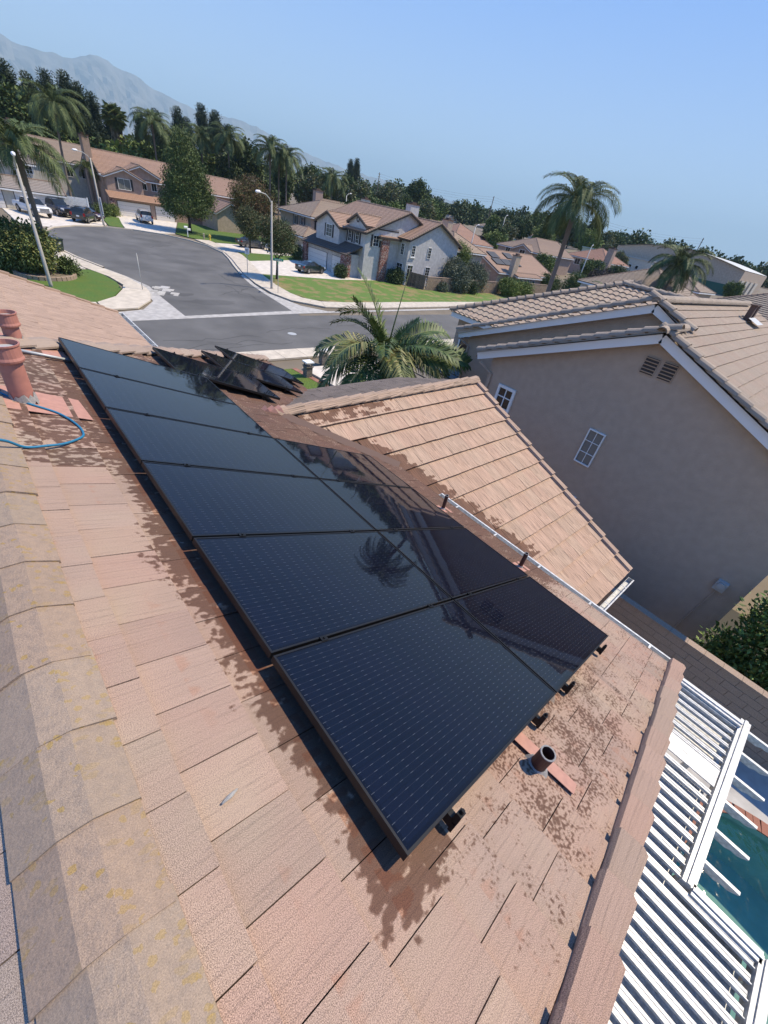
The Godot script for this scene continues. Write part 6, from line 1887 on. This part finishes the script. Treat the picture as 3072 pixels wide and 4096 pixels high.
	T = thing("marker_post", "short wooden post beside the hydrant", "post", v3(28.7, 0.1, -74.0))
	fbox(T, "post", v3(0, 0.35, 0), v3(0.16, 0.7, 0.16), "stucco_tan")
	fbox(T, "cap", v3(0, 0.72, 0), v3(0.2, 0.04, 0.2), "stucco_cream")
	for q in [[7.35, -55.2, 0.3, "bin_green", "dark green wheeled bin with pale emblem at the kerb"], [6.75, -55.9, 0.3, "bin_blue", "blue lidded wheeled bin behind the green one"]]:
		T = thing("wheeled_bin", q[4], "bin", v3(q[0], 0.12, q[1]), q[2], "wheeled bins at the kerb")
		m = MB.new()
		var lo := [v3(-0.24, 0.08, -0.26), v3(0.24, 0.08, -0.26), v3(0.24, 0.08, 0.26), v3(-0.24, 0.08, 0.26)]
		var hi := [v3(-0.32, 1.02, -0.36), v3(0.32, 1.02, -0.36), v3(0.32, 1.02, 0.36), v3(-0.32, 1.02, 0.36)]
		for k in 4: m.quad(lo[(k + 1) % 4], lo[k], hi[k], hi[(k + 1) % 4])
		part("body", m, mats["bin_green"], T)
		fbox(T, "lid", v3(0, 1.06, 0), v3(0.70, 0.08, 0.80), q[3])
		m = MB.new()
		m.tube([v3(-0.3, 1.0, -0.44), v3(0.3, 1.0, -0.44)], [0.02, 0.02], 6)
		part("handle", m, mats["plastic_black"], T)
		for e in [-0.3, 0.3]:
			m = MB.new()
			m.tube([v3(e - 0.03, 0.12, -0.26), v3(e + 0.03, 0.12, -0.26)], [0.12, 0.12], 12)
			part("wheel", m, mats["tyre"], T)
		fbox(T, "emblem", v3(0, 0.72, 0.335), v3(0.18, 0.12, 0.01), "galv")
	# round planter with kerbing stones
	T = thing("planter_ring", "round raised planter bed edged with pale stones", "planter", v3(4.6, 0.1, -44.6))
	m = MB.new()
	m.lathe(PackedVector2Array([Vector2(1.85, 0.0), Vector2(1.75, 0.16), Vector2(0.01, 0.2)]), Vector3.ZERO, 24)
	part("soil", m, mats["earth"], T)
	for k in 34:
		var a := TAU * k / 34
		m = MB.new()
		m.box(v3(cos(a) * 1.9, 0.13, sin(a) * 1.9), v3(0.22, 0.26, 0.32), Basis(Vector3.UP, -a + jit(0.06)))
		part("stone", m, mats["block"], T)
	# far garden wall of the corner house
	T = thing("brick_garden_wall", "long pale brick garden wall running from the grey house to the hedges", "wall")
	for seg in [[49.2, -45.5, 66.4, -45.3], [66.4, -45.3, 70.0, -46.6], [70.0, -46.6, 84.0, -46.0]]:
		var a := v3(seg[0], 0, seg[1])
		var b := v3(seg[2], 0, seg[3])
		var d := (b - a).normalized()
		var B := Basis(d, Vector3.UP, d.cross(Vector3.UP))
		var L := a.distance_to(b)
		m = MB.new()
		m.box((a + b) / 2 + v3(0, 0.85, 0), v3(L, 1.7, 0.12), B)
		part("mortar", m, mats["mortar"], T)
		m = MB.new()
		for r in 9:
			for j in int(L / 0.4):
				m.col = Color.WHITE * R.randf_range(0.72, 1.0)
				m.box(a + d * (j * 0.4 + 0.2 + (0.1 if r % 2 else -0.1)) + v3(0, 0.1 + r * 0.19, 0), v3(0.375, 0.165, 0.17), B)
		part("bricks", m, mats["pale_brick"], T).set_meta("kind", "stuff")
		m = MB.new()
		m.box((a + b) / 2 + v3(0, 1.80, 0), v3(L, 0.08, 0.22), B)
		part("coping", m, mats["pale_brick"], T)
	T = thing("garden_gate", "dark weathered wooden gate between the grey house and the brick wall", "gate", v3(48.4, 0.1, -46.9))
	for k in 14:
		m = MB.new()
		m.col = Color(1, 1, 1) * R.randf_range(0.6, 1.2)
		m.box(v3(-0.6 + 1.0 * k / 13.0, 0.9, -1.3 + 2.6 * k / 13.0), v3(0.05, 1.8 + jit(0.02), 0.19), Basis(Vector3.UP, 0.37))
		part("board", m, mats["wood_pole"], T)
	for y in [0.4, 1.4]:
		m = MB.new()
		m.bar(v3(-0.55, y, -1.35), v3(0.45, y, 1.35), 0.05, 0.09)
		part("rail", m, mats["wood_pole"], T)
	T = thing("picket_fence", "white slatted side gate behind the parked cars", "fence", v3(14.5, 0, -84.4))
	for k in 22:
		m = MB.new()
		m.box(v3(-1.55 + k * 0.148, 1.2, 0), v3(0.105, 2.3, 0.03))
		part("slat", m, mats["vinyl_white"], T)
	for y in [0.3, 2.2]: fbox(T, "rail", v3(0, y, -0.04), v3(3.3, 0.1, 0.04), "vinyl_white")
	for x in [-1.68, 1.7]: fbox(T, "post", v3(x, 1.2, -0.02), v3(0.14, 2.5, 0.14), "vinyl_white")
	T = thing("side_fence", "pale white side fence beside the tan garage", "fence", v3(40.6, 0, -63.9))
	for k in 12:
		m = MB.new()
		m.box(v3(-0.2, 0.95, -1.1 + k * 0.2), v3(0.03, 1.9, 0.18))
		part("slat", m, mats["vinyl_white"], T)
	for q in [[13.4, -20.4, "stone gate pillar with white lantern cap, nearer the house"], [15.7, -22.2, "stone gate pillar with white lantern cap, nearer the street"]]:
		T = thing("gate_pillar", q[2], "pillar", v3(q[0], 0.08, q[1]), 0, "stone pillars at the driveway")
		fbox(T, "shaft", v3(0, 0.31, 0), v3(0.40, 0.62, 0.40), "stone")
		fbox(T, "ledge", v3(0, 0.65, 0), v3(0.48, 0.06, 0.48), "stone")
		for e in [[-1, -1], [1, -1], [1, 1], [-1, 1]]: fbox(T, "lantern_post", v3(0.16 * e[0], 0.77, 0.16 * e[1]), v3(0.05, 0.18, 0.05), "stone")
		m = MB.new()
		m.tube([v3(0, 0.68, 0), v3(0, 0.84, 0)], [0.08, 0.08], 10)
		part("lantern_glass", m, mats["lamp_clear"], T)
		fbox(T, "lid", v3(0, 0.90, 0), v3(0.52, 0.07, 0.52), "vinyl_white")
	# vehicles
	vehicle("dark green coupe parked in the driveway of the grey corner house", "coupe", v3(34.4, 0.09, -53.0), 0.28, "car_green")
	vehicle("white pickup truck with chrome grille behind the shaggy palm", "pickup", v3(9.0, 0.08, -80.6), deg_to_rad(-72), "car_white")
	vehicle("lifted navy pickup truck beside the white one", "pickup", v3(12.1, 0.08, -83.6), deg_to_rad(-72), "car_navy")
	vehicle("black sport utility car seen from behind on the truck driveway", "suv", v3(14.4, 0.08, -79.3), deg_to_rad(62), "car_black")
	vehicle("dark maroon sedan behind the black car", "sedan", v3(15.2, 0.08, -82.8), deg_to_rad(-40), "car_maroon")
	vehicle("white and silver sport utility car nosed up to the garage of the pink house", "suv", v3(24.2, 0.08, -86.8), deg_to_rad(84), "car_silver")
	vehicle("dark grey sedan parked behind the young tree", "sedan", v3(34.6, 0.09, -70.2), deg_to_rad(8), "car_grey")
	vehicle("white sedan parked ahead of the dark grey one", "sedan", v3(38.6, 0.09, -68.6), deg_to_rad(10), "car_white")
	vehicle("white sedan parked near the leaning palm", "sedan", v3(112.0, 1.2, -50.0), deg_to_rad(60), "car_white")
	# utility poles and wires
	var poles := [[160.0, -192.0], [196.0, -150.0], [224.0, -112.0], [244.0, -70.0]]
	for q in poles:
		T = thing("utility_pole", "wooden utility pole with cross arms on the skyline", "pole", v3(q[0], terrain(q[0], q[1]), q[1]), 0.5, "utility poles")
		m = MB.new()
		m.tube([v3(0, 0, 0), v3(0, 13, 0)], [0.22, 0.16], 7)
		part("pole", m, mats["wood_pole"], T)
		for y in [12.4, 11.4]:
			m = MB.new()
			m.box(v3(0, y, 0), v3(2.6, 0.16, 0.16))
			part("cross_arm", m, mats["wood_pole"], T)
	for k in 3:
		for j in 3:
			var a := v3(poles[k][0], terrain(poles[k][0], poles[k][1]) + 12.6 - j * 0.9, poles[k][1])
			var b := v3(poles[k + 1][0], terrain(poles[k + 1][0], poles[k + 1][1]) + 12.6 - j * 0.9, poles[k + 1][1])
			var ps := []
			var rs := []
			for s in 9:
				var t := s / 8.0
				ps.append(a.lerp(b, t) - v3(0, 1.4 * 4 * t * (1 - t), 0)); rs.append(0.018)
			m = MB.new()
			m.tube(ps, rs, 4)
			tag(part("power_line", m, mats["tyre"]), "thin power line sagging between utility poles", "wire", "power lines")
func mountains() -> void:
	# bearing (degrees from +x towards -z), height of the crest as an angle
	var crest := [[20, 0.6], [40, 1.5], [50.1, 2.08], [53.2, 2.22], [56.2, 2.58], [58.6, 2.89], [61.0, 3.37], [62.8, 3.90], [64.9, 4.16], [66.6, 4.12], [68.3, 3.99], [70.2, 4.38], [72.1, 4.74], [73.4, 5.32], [74.8, 5.48], [75.6, 5.79], [76.4, 5.87], [77.3, 5.58], [78.2, 5.18], [79.4, 5.22], [80.6, 5.09], [81.8, 5.24], [82.5, 5.48], [86, 6.4], [92, 6.8], [100, 6.2], [115, 5.2], [130, 4.0]]
	var m := MB.new()
	var nz := noise(151, 0.7, 5)
	var nr := noise(152, 0.35, 4)
	var na := 330
	var nd := 26
	var P := []
	for i in na + 1:
		var a := lerpf(20.0, 130.0, float(i) / na)
		var e := 0.0
		for k in crest.size() - 1:
			if a >= crest[k][0] and a <= crest[k + 1][0]:
				var t: float = (a - crest[k][0]) / (crest[k + 1][0] - crest[k][0])
				e = lerpf(crest[k][1], crest[k + 1][1], t * t * (3 - 2 * t))
		e += nz.get_noise_1d(a * 2.0) * 0.16
		var row := []
		for j in nd + 1:
			var t := float(j) / nd
			var d := lerpf(5600.0, 9800.0, t)
			var ridge := absf(nr.get_noise_2d(a * 1.6 + t * 4.0, t * 7.0 - a * 0.3))
			var hh := 9800.0 * tan(deg_to_rad(maxf(e, 0))) * pow(t, 1.35) * (1.0 - 0.55 * ridge * sin(PI * t))
			row.append(v3(cos(deg_to_rad(a)) * d, hh - 30.0 * (1 - t), -sin(deg_to_rad(a)) * d))
		P.append(row)
	for i in na:
		for j in nd: m.quad(P[i][j], P[i + 1][j], P[i + 1][j + 1], P[i][j + 1])
	setting("mountains", m, mats["mountain"])
func _ready() -> void:
	R.seed = 20240611
	# camera
	var cam := Camera3D.new()
	cam.name = "camera"
	cam.transform = Transform3D(Basis(Vector3(0.747357, 0.166271, 0.643282), Vector3(0.295719, 0.783760, -0.546142), Vector3(-0.594986, 0.598394, 0.536579)), v3(0, 9, 0))
	cam.fov = 103.4261
	cam.near = 0.05
	cam.far = 30000.0
	add_child(cam)
	cam.current = true
	# sky, haze, exposure
	var we := WorldEnvironment.new()
	we.name = "environment"
	var env := Environment.new()
	env.background_mode = Environment.BG_SKY
	var sm := ProceduralSkyMaterial.new()
	sm.sky_top_color = Color(0.215, 0.46, 0.79)
	sm.sky_horizon_color = Color(0.72, 0.80, 0.85)
	sm.sky_curve = 0.16
	sm.ground_bottom_color = Color(0.30, 0.28, 0.25)
	sm.ground_horizon_color = Color(0.62, 0.68, 0.74)
	sm.sun_angle_max = 20.0
	var sky := Sky.new()
	sky.sky_material = sm
	env.sky = sky
	env.tonemap_mode = Environment.TONE_MAPPER_LINEAR
	env.tonemap_exposure = 1.42
	env.background_energy_multiplier = 1.25
	env.fog_enabled = true
	env.fog_density = 0.00013
	env.fog_light_color = Color(0.80, 0.94, 1.0)
	env.sdfgi_enabled = true; env.ssao_enabled = true; env.ssil_enabled = true
	we.environment = env
	add_child(we)
	# sun
	var sun := DirectionalLight3D.new()
	sun.name = "sun"
	add_child(sun)
	sun.look_at_from_position(SUN * 50.0, Vector3.ZERO, Vector3.UP)
	sun.light_energy = 1.6
	sun.light_color = Color(1.0, 0.94, 0.84)
	sun.light_angular_distance = 0.5
	sun.shadow_enabled = true
	make_materials()
	ground()
	mountains()
	own_house()
	neighbour()
	houses()
	solar()
	roof_bits()
	side_yard()
	street_things()
	plants()
	king_palm()
